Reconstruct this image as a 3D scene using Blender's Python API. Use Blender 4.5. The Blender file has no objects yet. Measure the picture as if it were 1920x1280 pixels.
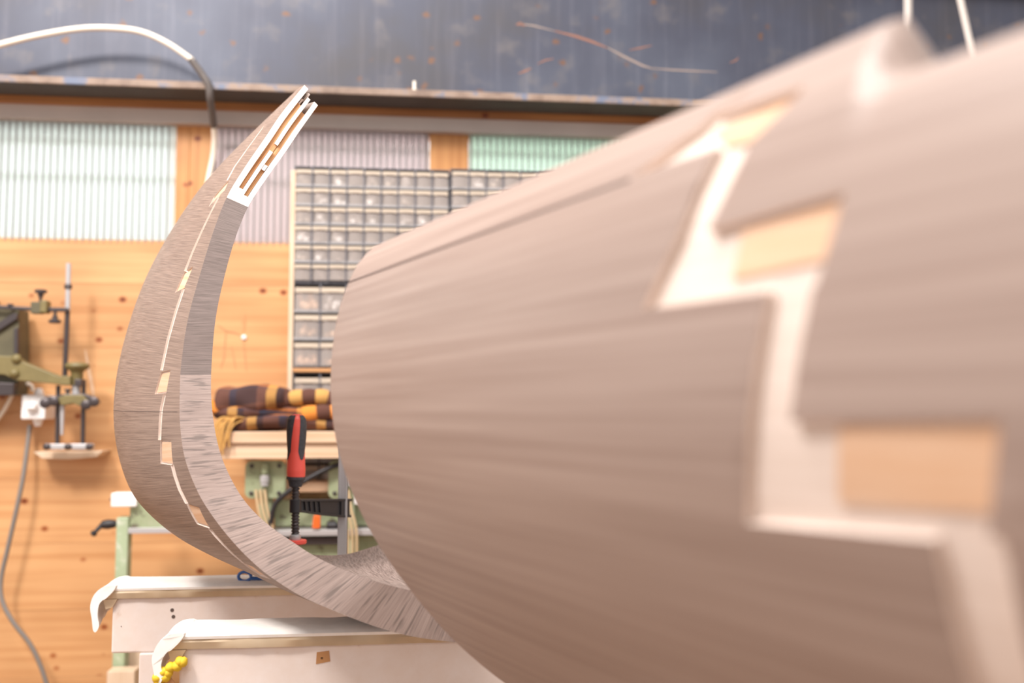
import bpy, bmesh, math, random
from mathutils import Vector, Matrix
from mathutils.geometry import delaunay_2d_cdt
from mathutils.bvhtree import BVHTree

random.seed(7)
scene = bpy.context.scene
col = scene.collection
R = math.radians

# ---------------------------------------------------------------- camera, world, lights, exposure
CAM = Vector((0, 0, 1.15))
FPX = 1800.0
PITCH = math.atan(130 / FPX)
cd = bpy.data.cameras.new('camera')
cam = bpy.data.objects.new('camera', cd)
col.objects.link(cam)
cam.location = CAM
cam.rotation_euler = (math.pi / 2 + PITCH, 0, 0)
cd.sensor_width = 36.0
cd.lens = FPX / 1920 * 36
cd.clip_start = 0.02
cd.dof.use_dof = True
cd.dof.focus_distance = 1.78
cd.dof.aperture_fstop = 2.0
scene.camera = cam

w = bpy.data.worlds.new('world')
scene.world = w
w.use_nodes = True
bg = w.node_tree.nodes['Background']
bg.inputs[0].default_value = (1.0, 0.975, 0.96, 1)
bg.inputs[1].default_value = 0.72

def area(name, loc, target, size, power, colr):
    l = bpy.data.lights.new(name, 'AREA')
    l.shape = 'RECTANGLE'
    l.size, l.size_y = size
    l.energy = power
    l.color = colr
    o = bpy.data.objects.new(name, l)
    col.objects.link(o)
    o.location = loc
    o.rotation_euler = (Vector(target) - Vector(loc)).to_track_quat('-Z', 'Y').to_euler()
    return o
area('roof_skylight', (-0.6, 0.6, 4.6), (-0.2, 2.0, 0.9), (2.4, 1.6), 125, (1.0, 0.97, 0.95))
area('left_window_light', (-2.2, 0.0, 4.2), (-0.6, 2.6, 0.9), (0.7, 0.7), 130, (1.0, 0.95, 0.91))
area('outdoor_daylight', (0.3, 6.2, 2.6), (0.1, 3.6, 1.9), (7.0, 2.0), 300, (0.97, 1.0, 1.0))

vs_ = scene.view_settings
vs_.view_transform = 'Standard'
vs_.look = 'None'
vs_.gamma = 1
vs_.use_curve_mapping = False
vs_.exposure = 0.45

# ---------------------------------------------------------------- pixel helpers (measuring the photograph)
FW = Vector((0, math.cos(PITCH), math.sin(PITCH)))
UP = Vector((0, -math.sin(PITCH), math.cos(PITCH)))
def ray(px, py):
    return Vector((1, 0, 0)) * ((px - 960) / FPX) + FW + UP * ((640 - py) / FPX)
def P(px, py, d):
    r = ray(px, py)
    return CAM + r * (d / r.y)
YAW = R(6.3)
W0 = Vector((0, 3.6, 0))
WE = Vector((math.cos(YAW), math.sin(YAW), 0))
WN = Vector((math.sin(YAW), -math.cos(YAW), 0))
def wl(px, py, off=0.0):
    """wall coordinates (along the wall, height) of what is seen at a pixel, off metres in front of the wall"""
    r = ray(px, py)
    o = W0 + WN * off
    t = (o - CAM).dot(WN) / r.dot(WN)
    q = CAM + r * t
    return (q - o).dot(WE), q.z

# ---------------------------------------------------------------- materials
def nmat(name):
    m = bpy.data.materials.new(name)
    m.use_nodes = True
    nt = m.node_tree
    b = nt.nodes['Principled BSDF']
    return m, nt, b
def lin(c):
    return tuple(((v / 255) / 12.92 if v / 255 <= 0.04045 else (((v / 255) + 0.055) / 1.055) ** 2.4) for v in c) + (1,)
def plain(name, c, rough=0.5, metal=0.0, noise=0.0, nscale=30, coat=0):
    m, nt, b = nmat(name)
    b.inputs['Roughness'].default_value = rough
    b.inputs['Metallic'].default_value = metal
    if noise:
        tc = nt.nodes.new('ShaderNodeTexCoord')
        n = nt.nodes.new('ShaderNodeTexNoise')
        n.inputs['Scale'].default_value = nscale
        n.inputs['Detail'].default_value = 5
        nt.links.new(tc.outputs['Object'], n.inputs['Vector'])
        r = nt.nodes.new('ShaderNodeValToRGB')
        cl = lin(c)
        r.color_ramp.elements[0].position = 0.35
        r.color_ramp.elements[1].position = 0.65
        r.color_ramp.elements[0].color = tuple(v * (1 - noise) for v in cl[:3]) + (1,)
        r.color_ramp.elements[1].color = cl
        nt.links.new(n.outputs['Fac'], r.inputs['Fac'])
        nt.links.new(r.outputs['Color'], b.inputs['Base Color'])
        bp = nt.nodes.new('ShaderNodeBump')
        bp.inputs['Strength'].default_value = 0.15
        bp.inputs['Distance'].default_value = 0.002
        nt.links.new(n.outputs['Fac'], bp.inputs['Height'])
        nt.links.new(bp.outputs['Normal'], b.inputs['Normal'])
    else:
        b.inputs['Base Color'].default_value = lin(c)
    return m
def ramp(nt, stops):
    r = nt.nodes.new('ShaderNodeValToRGB')
    e = r.color_ramp.elements
    while len(e) < len(stops):
        e.new(0.5)
    for i, (p, c) in enumerate(stops):
        e[i].position = p
        e[i].color = c if len(c) == 4 else tuple(c) + (1,)
    return r
def mixc(nt, a, b, fac, mode='MIX'):
    m = nt.nodes.new('ShaderNodeMix')
    m.data_type = 'RGBA'
    m.blend_type = mode
    for sock, v in ((m.inputs[6], a), (m.inputs[7], b), (m.inputs[0], fac)):
        if hasattr(v, 'is_linked') or hasattr(v, 'links'):
            nt.links.new(v, sock)
        else:
            sock.default_value = v
    return m.outputs[2]
def wood(name, c_light, c_dark, across=420, along=10, big=5, rough=0.5, contrast=1.0, tint=0.12, uvmap=True, streak=0.0):
    """grain runs along the second texture coordinate"""
    m, nt, b = nmat(name)
    tc = nt.nodes.new('ShaderNodeTexCoord')
    mp = nt.nodes.new('ShaderNodeMapping')
    mp.inputs['Scale'].default_value = (across, along, along)
    nt.links.new(tc.outputs['UV' if uvmap else 'Object'], mp.inputs['Vector'])
    oi = nt.nodes.new('ShaderNodeObjectInfo')
    cb = nt.nodes.new('ShaderNodeCombineXYZ')
    mul = nt.nodes.new('ShaderNodeMath'); mul.operation = 'MULTIPLY'; mul.inputs[1].default_value = 57.0
    nt.links.new(oi.outputs['Random'], mul.inputs[0])
    nt.links.new(mul.outputs[0], cb.inputs[2])
    ad = nt.nodes.new('ShaderNodeVectorMath'); ad.operation = 'ADD'
    nt.links.new(mp.outputs[0], ad.inputs[0]); nt.links.new(cb.outputs[0], ad.inputs[1])
    n1 = nt.nodes.new('ShaderNodeTexNoise'); n1.inputs['Scale'].default_value = 1.0
    n1.inputs['Detail'].default_value = 3; n1.inputs['Roughness'].default_value = 0.6
    nt.links.new(ad.outputs[0], n1.inputs['Vector'])
    sp = 0.5 / contrast * 0.5
    r1 = ramp(nt, [(0.5 - sp, lin(c_dark)), (0.5 + sp, lin(c_light))])
    nt.links.new(n1.outputs['Fac'], r1.inputs['Fac'])
    mp2 = nt.nodes.new('ShaderNodeMapping'); mp2.inputs['Scale'].default_value = (big * 4, big, big)
    nt.links.new(tc.outputs['UV' if uvmap else 'Object'], mp2.inputs['Vector'])
    ad2 = nt.nodes.new('ShaderNodeVectorMath'); ad2.operation = 'ADD'
    nt.links.new(mp2.outputs[0], ad2.inputs[0]); nt.links.new(cb.outputs[0], ad2.inputs[1])
    n2 = nt.nodes.new('ShaderNodeTexNoise'); n2.inputs['Scale'].default_value = 1.0; n2.inputs['Detail'].default_value = 2
    nt.links.new(ad2.outputs[0], n2.inputs['Vector'])
    r2 = ramp(nt, [(0.3, (1 - tint, 1 - tint, 1 - tint)), (0.7, (1 + tint * 0.6,) * 3)])
    nt.links.new(n2.outputs['Fac'], r2.inputs['Fac'])
    c = mixc(nt, r1.outputs['Color'], r2.outputs['Color'], 1.0, 'MULTIPLY')
    r3 = ramp(nt, [(0.0, (1 - tint, 1 - tint, 1 - tint)), (1.0, (1 + tint, 1 + tint, 1 + tint))])
    nt.links.new(oi.outputs['Random'], r3.inputs['Fac'])
    c = mixc(nt, c, r3.outputs['Color'], 1.0, 'MULTIPLY')
    if streak:
        mp4 = nt.nodes.new('ShaderNodeMapping'); mp4.inputs['Scale'].default_value = (190, 16, 1)
        nt.links.new(tc.outputs['UV'], mp4.inputs['Vector'])
        n4 = nt.nodes.new('ShaderNodeTexNoise'); n4.inputs['Scale'].default_value = 1.0; n4.inputs['Detail'].default_value = 2
        nt.links.new(mp4.outputs[0], n4.inputs['Vector'])
        r4 = ramp(nt, [(0.36, (1 - streak,) * 3), (0.46, (1, 1, 1))])
        nt.links.new(n4.outputs['Fac'], r4.inputs['Fac'])
        c = mixc(nt, c, r4.outputs['Color'], 1.0, 'MULTIPLY')
    nt.links.new(c, b.inputs['Base Color'])
    b.inputs['Roughness'].default_value = rough
    bp = nt.nodes.new('ShaderNodeBump'); bp.inputs['Strength'].default_value = 0.12; bp.inputs['Distance'].default_value = 0.001
    nt.links.new(n1.outputs['Fac'], bp.inputs['Height']); nt.links.new(bp.outputs['Normal'], b.inputs['Normal'])
    return m
def spruce(name, base, dark, knots=True, horiz=True):
    """orange softwood boards: grain along object x (or z), dark knots"""
    m, nt, b = nmat(name)
    tc = nt.nodes.new('ShaderNodeTexCoord')
    oi = nt.nodes.new('ShaderNodeObjectInfo')
    cb = nt.nodes.new('ShaderNodeCombineXYZ')
    mul = nt.nodes.new('ShaderNodeMath'); mul.operation = 'MULTIPLY'; mul.inputs[1].default_value = 31.0
    nt.links.new(oi.outputs['Random'], mul.inputs[0]); nt.links.new(mul.outputs[0], cb.inputs[0]); nt.links.new(mul.outputs[0], cb.inputs[1])
    def coords(sc):
        a = nt.nodes.new('ShaderNodeVectorMath'); a.operation = 'ADD'
        nt.links.new(tc.outputs['Object'], a.inputs[0]); nt.links.new(cb.outputs[0], a.inputs[1])
        mp = nt.nodes.new('ShaderNodeMapping'); mp.inputs['Scale'].default_value = sc
        nt.links.new(a.outputs[0], mp.inputs['Vector'])
        return mp.outputs[0]
    lo, hi = 1.4, 38
    n1 = nt.nodes.new('ShaderNodeTexNoise'); n1.inputs['Scale'].default_value = 1; n1.inputs['Detail'].default_value = 4
    nt.links.new(coords((lo, 4, hi) if horiz else (hi, 4, lo)), n1.inputs['Vector'])
    r1 = ramp(nt, [(0.33, lin(dark)), (0.6, lin(base))])
    nt.links.new(n1.outputs['Fac'], r1.inputs['Fac'])
    c = r1.outputs['Color']
    n3 = nt.nodes.new('ShaderNodeTexNoise'); n3.inputs['Scale'].default_value = 2.2; n3.inputs['Detail'].default_value = 2
    nt.links.new(coords((1, 1, 1.6)), n3.inputs['Vector'])
    r3 = ramp(nt, [(0.35, (0.86, 0.8, 0.76)), (0.65, (1.06, 1.05, 1.05))])
    nt.links.new(n3.outputs['Fac'], r3.inputs['Fac'])
    c = mixc(nt, c, r3.outputs['Color'], 1.0, 'MULTIPLY')
    if knots:
        v = nt.nodes.new('ShaderNodeTexVoronoi'); v.inputs['Scale'].default_value = 1; v.inputs['Randomness'].default_value = 1.0
        nt.links.new(coords((9.5, 0.01, 12)), v.inputs['Vector'])
        r2 = ramp(nt, [(0.05, lin((130, 82, 56))), (0.085, lin((190, 134, 88))), (0.17, (1, 1, 1))])
        nt.links.new(v.outputs['Distance'], r2.inputs['Fac'])
        # only some cells carry a knot
        wn = nt.nodes.new('ShaderNodeSeparateColor')
        nt.links.new(v.outputs['Color'], wn.inputs[0])
        gt = nt.nodes.new('ShaderNodeMath'); gt.operation = 'GREATER_THAN'; gt.inputs[1].default_value = 0.08
        nt.links.new(wn.outputs[0], gt.inputs[0])
        c = mixc(nt, c, mixc(nt, c, r2.outputs['Color'], 1.0, 'MULTIPLY'), gt.outputs[0])
    nt.links.new(c, b.inputs['Base Color'])
    b.inputs['Roughness'].default_value = 0.45
    return m
def worn(name, base, wear, scale=18, thr=0.6, rough=0.55, base2=None):
    m, nt, b = nmat(name)
    tc = nt.nodes.new('ShaderNodeTexCoord')
    n = nt.nodes.new('ShaderNodeTexNoise'); n.inputs['Scale'].default_value = scale; n.inputs['Detail'].default_value = 8; n.inputs['Roughness'].default_value = 0.65
    nt.links.new(tc.outputs['Object'], n.inputs['Vector'])
    r = ramp(nt, [(0.3, lin(base2 or base)), (thr - 0.06, lin(base)), (thr + 0.03, lin(wear))])
    nt.links.new(n.outputs['Fac'], r.inputs['Fac'])
    n2 = nt.nodes.new('ShaderNodeTexNoise'); n2.inputs['Scale'].default_value = scale * 0.25; n2.inputs['Detail'].default_value = 3
    nt.links.new(tc.outputs['Object'], n2.inputs['Vector'])
    r2 = ramp(nt, [(0.3, (0.85, 0.83, 0.82)), (0.6, (1, 1, 1))])
    nt.links.new(n2.outputs['Fac'], r2.inputs['Fac'])
    nt.links.new(mixc(nt, r.outputs['Color'], r2.outputs['Color'], 1.0, 'MULTIPLY'), b.inputs['Base Color'])
    b.inputs['Roughness'].default_value = rough
    return m
def steel_web():
    m, nt, b = nmat('rusty_blue_steel')
    tc = nt.nodes.new('ShaderNodeTexCoord')
    def noise(sc, vec=None, det=5):
        n = nt.nodes.new('ShaderNodeTexNoise'); n.inputs['Scale'].default_value = sc; n.inputs['Detail'].default_value = det
        nt.links.new(vec or tc.outputs['Object'], n.inputs['Vector'])
        return n.outputs['Fac']
    n1 = noise(2.2)
    r1 = ramp(nt, [(0.3, lin((66, 62, 64))), (0.5, lin((66, 68, 82))), (0.7, lin((80, 84, 98)))])
    nt.links.new(n1, r1.inputs['Fac'])
    c = r1.outputs['Color']
    mp = nt.nodes.new('ShaderNodeMapping'); mp.inputs['Scale'].default_value = (40, 1, 2.5)
    nt.links.new(tc.outputs['Object'], mp.inputs['Vector'])
    rs = ramp(nt, [(0.5, (1, 1, 1)), (0.75, (1.35, 1.3, 1.22))])
    nt.links.new(noise(1.0, mp.outputs[0], 2), rs.inputs['Fac'])
    c = mixc(nt, c, rs.outputs['Color'], 1.0, 'MULTIPLY')
    n4 = noise(9, det=7)
    r4 = ramp(nt, [(0.56, (0, 0, 0)), (0.72, (0.28, 0.28, 0.28))])
    nt.links.new(n4, r4.inputs['Fac'])
    c = mixc(nt, c, lin((128, 116, 104)), r4.outputs['Color'])
    v = nt.nodes.new('ShaderNodeTexVoronoi'); v.inputs['Scale'].default_value = 1
    mv = nt.nodes.new('ShaderNodeMapping'); mv.inputs['Scale'].default_value = (13, 0.01, 15)
    nz = nt.nodes.new('ShaderNodeTexNoise'); nz.inputs['Scale'].default_value = 40
    nt.links.new(tc.outputs['Object'], nz.inputs['Vector'])
    add = nt.nodes.new('ShaderNodeVectorMath'); add.operation = 'MULTIPLY_ADD'
    add.inputs[1].default_value = (0.03, 0.03, 0.03)
    nt.links.new(nz.outputs['Color'], add.inputs[0]); nt.links.new(tc.outputs['Object'], add.inputs[2])
    nt.links.new(add.outputs[0], mv.inputs['Vector']); nt.links.new(mv.outputs[0], v.inputs['Vector'])
    rv = ramp(nt, [(0.07, (1, 1, 1)), (0.22, (0, 0, 0))])
    nt.links.new(v.outputs['Distance'], rv.inputs['Fac'])
    sc = nt.nodes.new('ShaderNodeSeparateColor'); nt.links.new(v.outputs['Color'], sc.inputs[0])
    gt = nt.nodes.new('ShaderNodeMath'); gt.operation = 'GREATER_THAN'; gt.inputs[1].default_value = 0.3
    nt.links.new(sc.outputs[1], gt.inputs[0])
    mm = nt.nodes.new('ShaderNodeMath'); mm.operation = 'MULTIPLY'
    nt.links.new(rv.outputs['Color'], mm.inputs[0]); nt.links.new(gt.outputs[0], mm.inputs[1])
    c = mixc(nt, c, lin((106, 72, 50)), mm.outputs[0])
    nt.links.new(c, b.inputs['Base Color'])
    b.inputs['Roughness'].default_value = 0.5
    b.inputs['Metallic'].default_value = 0.15
    return m
def translucent(name, c, mix=0.55):
    m, nt, b = nmat(name)
    out = nt.nodes['Material Output']
    b.inputs['Base Color'].default_value = lin(c)
    b.inputs['Roughness'].default_value = 0.25
    t = nt.nodes.new('ShaderNodeBsdfTranslucent'); t.inputs[0].default_value = lin(c)
    mx = nt.nodes.new('ShaderNodeMixShader'); mx.inputs[0].default_value = mix
    nt.links.new(b.outputs[0], mx.inputs[1]); nt.links.new(t.outputs[0], mx.inputs[2])
    nt.links.new(mx.outputs[0], out.inputs[0])
    return m
def clear_plastic(name, c=(235, 232, 230), tr=0.6):
    m, nt, b = nmat(name)
    out = nt.nodes['Material Output']
    b.inputs['Base Color'].default_value = lin(c)
    b.inputs['Roughness'].default_value = 0.12
    b.inputs['Specular IOR Level'].default_value = 0.8
    t = nt.nodes.new('ShaderNodeBsdfTransparent')
    mx = nt.nodes.new('ShaderNodeMixShader'); mx.inputs[0].default_value = tr
    nt.links.new(b.outputs[0], mx.inputs[1]); nt.links.new(t.outputs[0], mx.inputs[2])
    nt.links.new(mx.outputs[0], out.inputs[0])
    return m
def plaid():
    m, nt, b = nmat('plaid_wool')
    tc = nt.nodes.new('ShaderNodeTexCoord')
    sep = nt.nodes.new('ShaderNodeSeparateXYZ'); nt.links.new(tc.outputs['UV'], sep.inputs[0])
    def bands(axis, sc, stops):
        mu = nt.nodes.new('ShaderNodeMath'); mu.operation = 'MULTIPLY'; mu.inputs[1].default_value = sc
        nt.links.new(sep.outputs[axis], mu.inputs[0])
        fr = nt.nodes.new('ShaderNodeMath'); fr.operation = 'FRACT'; nt.links.new(mu.outputs[0], fr.inputs[0])
        r = ramp(nt, stops); r.color_ramp.interpolation = 'CONSTANT'
        nt.links.new(fr.outputs[0], r.inputs['Fac'])
        return r.outputs['Color']
    br, nv, og, yl, dk = lin((112, 70, 54)), lin((50, 50, 66)), lin((214, 124, 44)), lin((214, 158, 82)), lin((64, 42, 40))
    a = bands(0, 4.6, [(0, br), (0.22, nv), (0.32, dk), (0.62, br), (0.76, yl), (0.9, dk)])
    c = bands(1, 6.5, [(0, dk), (0.3, br), (0.52, og), (0.66, nv), (0.78, dk)])
    ck = nt.nodes.new('ShaderNodeTexChecker'); ck.inputs['Scale'].default_value = 220
    nt.links.new(tc.outputs['UV'], ck.inputs['Vector'])
    mx = mixc(nt, a, c, 0.45)
    n = nt.nodes.new('ShaderNodeTexNoise'); n.inputs['Scale'].default_value = 300
    nt.links.new(tc.outputs['UV'], n.inputs['Vector'])
    nt.links.new(mx, b.inputs['Base Color'])
    b.inputs['Roughness'].default_value = 0.95
    bp = nt.nodes.new('ShaderNodeBump'); bp.inputs['Strength'].default_value = 0.4; bp.inputs['Distance'].default_value = 0.003
    nt.links.new(n.outputs['Fac'], bp.inputs['Height']); nt.links.new(bp.outputs['Normal'], b.inputs['Normal'])
    return m

M = {}
M['oak'] = wood('smoked_oak', (153, 130, 116), (112, 92, 81), across=620, along=12, contrast=1.25, tint=0.05, rough=0.55)
M['oak_tube'] = wood('smoked_oak_long', (163, 143, 133), (143, 122, 112), across=110, along=1.6, big=1.4, contrast=1.35, tint=0.03, rough=0.45)
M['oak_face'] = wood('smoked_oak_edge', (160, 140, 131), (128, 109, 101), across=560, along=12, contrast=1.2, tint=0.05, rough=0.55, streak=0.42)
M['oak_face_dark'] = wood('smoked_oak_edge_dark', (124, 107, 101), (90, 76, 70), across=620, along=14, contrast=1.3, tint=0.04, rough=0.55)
M['oak_inside'] = wood('smoked_oak_inside', (150, 132, 124), (104, 88, 82), across=300, along=30, contrast=1.6, tint=0.05, rough=0.55)
M['pale'] = wood('pale_ash', (228, 212, 202), (216, 198, 186), across=120, along=6, tint=0.03, rough=0.6)
M['key'] = wood('raw_key_wood', (218, 184, 156), (206, 162, 126), across=150, along=8, tint=0.04, rough=0.6)
M['slotfloor'] = wood('brown_core_wood', (205, 155, 105), (160, 106, 62), across=140, along=10, contrast=1.5, tint=0.08, rough=0.7)
M['gap'] = plain('dark_joint', (92, 76, 70), 0.8)
M['board'] = spruce('varnished_spruce', (212, 162, 112), (198, 144, 94))
M['post'] = spruce('varnished_spruce_upright', (206, 148, 88), (184, 122, 66), horiz=False)
M['lath'] = spruce('spruce_lath', (176, 118, 66), (150, 96, 52), knots=True)
M['trim'] = plain('grey_painted_board', (192, 178, 170), 0.6, noise=0.08, nscale=6)
M['steel_web'] = steel_web()
M['flange'] = worn('flange_steel', (150, 128, 112), (104, 112, 132), scale=9, thr=0.58, base2=(112, 90, 78), rough=0.6)
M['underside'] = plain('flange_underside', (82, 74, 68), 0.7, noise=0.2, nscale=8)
M['panel'] = translucent('twinwall_panel', (240, 243, 242), 0.8)
M['panel2'] = translucent('twinwall_panel_dull', (232, 225, 225), 0.78)
M['panel3'] = translucent('twinwall_panel_green', (232, 240, 234), 0.8)
M['rib'] = translucent('twinwall_rib', (196, 195, 193), 0.6)
M['cable'] = plain('ivory_cable', (240, 228, 212), 0.45)
M['hose'] = plain('tan_hose', (206, 178, 138), 0.5)
M['greycable'] = plain('grey_cable', (128, 120, 114), 0.5)
M['sleeve'] = plain('dark_sleeve', (96, 88, 84), 0.55)
M['cabinet'] = plain('grey_cabinet_steel', (98, 96, 102), 0.45)
M['shelfmetal'] = plain('light_grey_rail', (158, 154, 154), 0.4)
M['lip'] = plain('beige_plastic_lip', (196, 180, 162), 0.4)
M['clear'] = clear_plastic('clear_drawer', (222, 208, 200), 0.58)
M['ply'] = wood('pale_plywood', (222, 198, 172), (206, 176, 146), uvmap=False, across=30, along=5, tint=0.05)
M['knobwood'] = plain('turned_wood', (216, 172, 134), 0.5, noise=0.15)
M['whitebits_glare'] = plain('white_bits_and_glare', (240, 236, 232), 0.4)  # white knobs, and lumps imitating glare in the small drawers
M['darkbits'] = plain('dark_bits', (120, 104, 96), 0.5, noise=0.3)
M['beam_wood'] = spruce('pale_spruce_beam', (230, 200, 170), (216, 178, 144), knots=False)
M['plaid'] = plaid()
M['fringe'] = plain('yellow_fringe', (198, 150, 84), 0.9)
M['orangewool'] = plain('orange_wool', (226, 140, 58), 0.95, noise=0.15, nscale=200)
M['green'] = worn('green_machine_paint', (158, 168, 132), (106, 98, 80), scale=26, thr=0.62, base2=(176, 182, 150))
M['green2'] = worn('pale_green_paint', (170, 184, 150), (206, 208, 190), scale=20, thr=0.6)
M['olive'] = plain('olive_cast_iron', (126, 112, 70), 0.5, noise=0.15, nscale=25)
M['olive_dark'] = plain('dark_olive_plate', (98, 90, 66), 0.5, noise=0.2, nscale=20)
M['iron'] = plain('dark_iron', (78, 70, 70), 0.4, 0.5)
M['steel'] = plain('bright_steel', (190, 186, 186), 0.35, 0.35)
M['black'] = plain('black_plastic', (42, 38, 40), 0.45)
M['charcoal'] = plain('charcoal_rubber', (72, 70, 74), 0.6, noise=0.3, nscale=180)
M['red'] = plain('red_plastic', (244, 92, 78), 0.4)
M['orange'] = plain('orange_plastic', (238, 104, 36), 0.45)
M['blue'] = plain('blue_plastic', (56, 100, 168), 0.45)
M['white'] = plain('white_plastic', (244, 240, 238), 0.4)
M['whitepaint'] = worn('white_glazed_wood', (232, 216, 206), (206, 180, 160), scale=14, thr=0.66, base2=(238, 226, 220))
M['capwood'] = wood('weathered_plank_edge', (232, 212, 182), (182, 154, 122), uvmap=False, across=6, along=6, contrast=1.3, tint=0.1)
M['cloth'] = plain('white_padding', (248, 242, 236), 0.85, noise=0.06, nscale=60)
M['yellow'] = plain('yellow_foam', (224, 186, 44), 0.7)
M['rust'] = plain('rusty_mark', (140, 98, 82), 0.8)
M['palemark'] = plain('bare_metal_mark', (150, 132, 122), 0.6)
M['rope'] = plain('cream_rope', (236, 224, 214), 0.8)
M['floor'] = plain('workshop_floor', (150, 118, 92), 0.7, noise=0.15, nscale=3)
M['rough_end'] = plain('brown_end_grain', (196, 146, 104), 0.7, noise=0.2, nscale=40)

# ---------------------------------------------------------------- mesh builder
class MB:
    def __init__(self):
        self.v, self.f, self.uv, self.mi = [], [], [], []
    def add(self, verts, faces, uvs=None, mi=0):
        o = len(self.v)
        self.v += [tuple(p) for p in verts]
        for f in faces:
            self.f.append([i + o for i in f])
            self.uv.append([uvs[i] for i in f] if uvs else [(0, 0)] * len(f))
            self.mi.append(mi)
        return self
    def box(self, x0, x1, y0, y1, z0, z1, mi=0):
        vs = [(x, y, z) for x in (x0, x1) for y in (y0, y1) for z in (z0, z1)]
        return self.add(vs, [(0, 1, 3, 2), (4, 6, 7, 5), (0, 4, 5, 1), (2, 3, 7, 6), (0, 2, 6, 4), (1, 5, 7, 3)], mi=mi)
    def prism(self, pts, y0, y1, mi=0):
        """polygon (x,z) extruded along y"""
        n = len(pts)
        vs = [(x, y0, z) for x, z in pts] + [(x, y1, z) for x, z in pts]
        fs = [tuple(range(n)), tuple(range(2 * n - 1, n - 1, -1))]
        fs += [(i, i + n, (i + 1) % n + n, (i + 1) % n) for i in range(n)]
        return self.add(vs, fs, mi=mi)
    def tube(self, pts, rad, n=10, mi=0, cap=True):
        pts = [Vector(p) for p in pts]
        k = len(pts)
        rads = rad if isinstance(rad, (list, tuple)) else [rad] * k
        vs, fs = [], []
        t0 = (pts[1] - pts[0]).normalized()
        ref = Vector((0, 0, 1)) if abs(t0.z) < 0.9 else Vector((1, 0, 0))
        a = t0.cross(ref).normalized()
        for i in range(k):
            t = (pts[min(i + 1, k - 1)] - pts[max(i - 1, 0)]).normalized()
            if t.length < 1e-6:
                t = t0
            a = (a - t * a.dot(t)).normalized()
            b = t.cross(a)
            for j in range(n):
                an = 2 * math.pi * j / n
                vs.append(pts[i] + (a * math.cos(an) + b * math.sin(an)) * rads[i])
        for i in range(k - 1):
            for j in range(n):
                fs.append((i * n + j, i * n + (j + 1) % n, (i + 1) * n + (j + 1) % n, (i + 1) * n + j))
        if cap:
            fs.append(tuple(range(n - 1, -1, -1)))
            fs.append(tuple(range((k - 1) * n, k * n)))
        return self.add(vs, fs, mi=mi)
    def lathe(self, base, axis, prof, n=20, mi=0):
        """prof: (distance along axis, radius)"""
        base, axis = Vector(base), Vector(axis).normalized()
        ref = Vector((0, 0, 1)) if abs(axis.z) < 0.9 else Vector((1, 0, 0))
        a = axis.cross(ref).normalized(); b = axis.cross(a)
        vs, fs = [], []
        for h, r in prof:
            for j in range(n):
                an = 2 * math.pi * j / n
                vs.append(base + axis * h + (a * math.cos(an) + b * math.sin(an)) * r)
        k = len(prof)
        for i in range(k - 1):
            for j in range(n):
                fs.append((i * n + j, i * n + (j + 1) % n, (i + 1) * n + (j + 1) % n, (i + 1) * n + j))
        fs.append(tuple(range(n))); fs.append(tuple(range((k - 1) * n, k * n)))
        return self.add(vs, fs, mi=mi)
    def grid(self, rows, uvs=None, mi=0, closed=False):
        r, c = len(rows), len(rows[0])
        vs = [p for row in rows for p in row]
        uv = [p for row in uvs for p in row] if uvs else None
        fs = []
        for i in range(r - 1):
            for j in range(c if closed else c - 1):
                j2 = (j + 1) % c
                fs.append((i * c + j, i * c + j2, (i + 1) * c + j2, (i + 1) * c + j))
        return self.add(vs, fs, uv, mi)
    def mesh(self, name, mats, smooth=35, fix=True):
        me = bpy.data.meshes.new(name)
        me.from_pydata(self.v, [], self.f)
        for m in (mats if isinstance(mats, (list, tuple)) else [mats]):
            me.materials.append(m if not isinstance(m, str) else M[m])
        ul = me.uv_layers.new(name='UVMap')
        k = 0
        flat = [c for f in self.uv for p in f for c in p]
        ul.data.foreach_set('uv', flat)
        me.polygons.foreach_set('material_index', self.mi)
        if fix:
            bm = bmesh.new(); bm.from_mesh(me)
            bmesh.ops.recalc_face_normals(bm, faces=bm.faces)
            bm.to_mesh(me); bm.free()
        if smooth:
            me.polygons.foreach_set('use_smooth', [True] * len(me.polygons))
            me.set_sharp_from_angle(angle=R(smooth))
        me.update()
        return me
    def build(self, name, mats, parent=None, smooth=35, bevel=0, fix=True, loc=None, rotz=0):
        o = bpy.data.objects.new(name, self.mesh(name, mats, smooth, fix))
        col.objects.link(o)
        if parent:
            o.parent = parent
        if loc is not None:
            o.location = loc
            o.rotation_euler = (0, 0, rotz)
        if bevel:
            b = o.modifiers.new('bevel', 'BEVEL'); b.width = bevel; b.segments = 2; b.limit_method = 'ANGLE'
        return o
def inst(name, me, parent, loc=(0, 0, 0), rot=(0, 0, 0), scale=(1, 1, 1)):
    o = bpy.data.objects.new(name, me)
    col.objects.link(o); o.parent = parent
    o.location, o.rotation_euler, o.scale = loc, rot, scale
    return o
def tag(o, label, cat, group=None, kind=None):
    o['label'] = label; o['category'] = cat
    if group: o['group'] = group
    if kind: o['kind'] = kind
    return o
def struct(o, label=None, cat=None):
    o['kind'] = 'structure'
    if label: o['label'] = label
    if cat: o['category'] = cat
    return o
def empty(name, loc=(0, 0, 0), rotz=0):
    o = bpy.data.objects.new(name, None)
    col.objects.link(o); o.location = loc; o.rotation_euler = (0, 0, rotz); o.empty_display_size = 0.05
    return o
def at_wall(name, s=0.0, z=0.0, off=0.0):
    return empty(name, W0 + WE * s + WN * off + Vector((0, 0, z)), YAW)
WALLKW = dict(loc=W0, rotz=YAW)      # wall-frame meshes: x along wall, -y towards the room, z height
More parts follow.
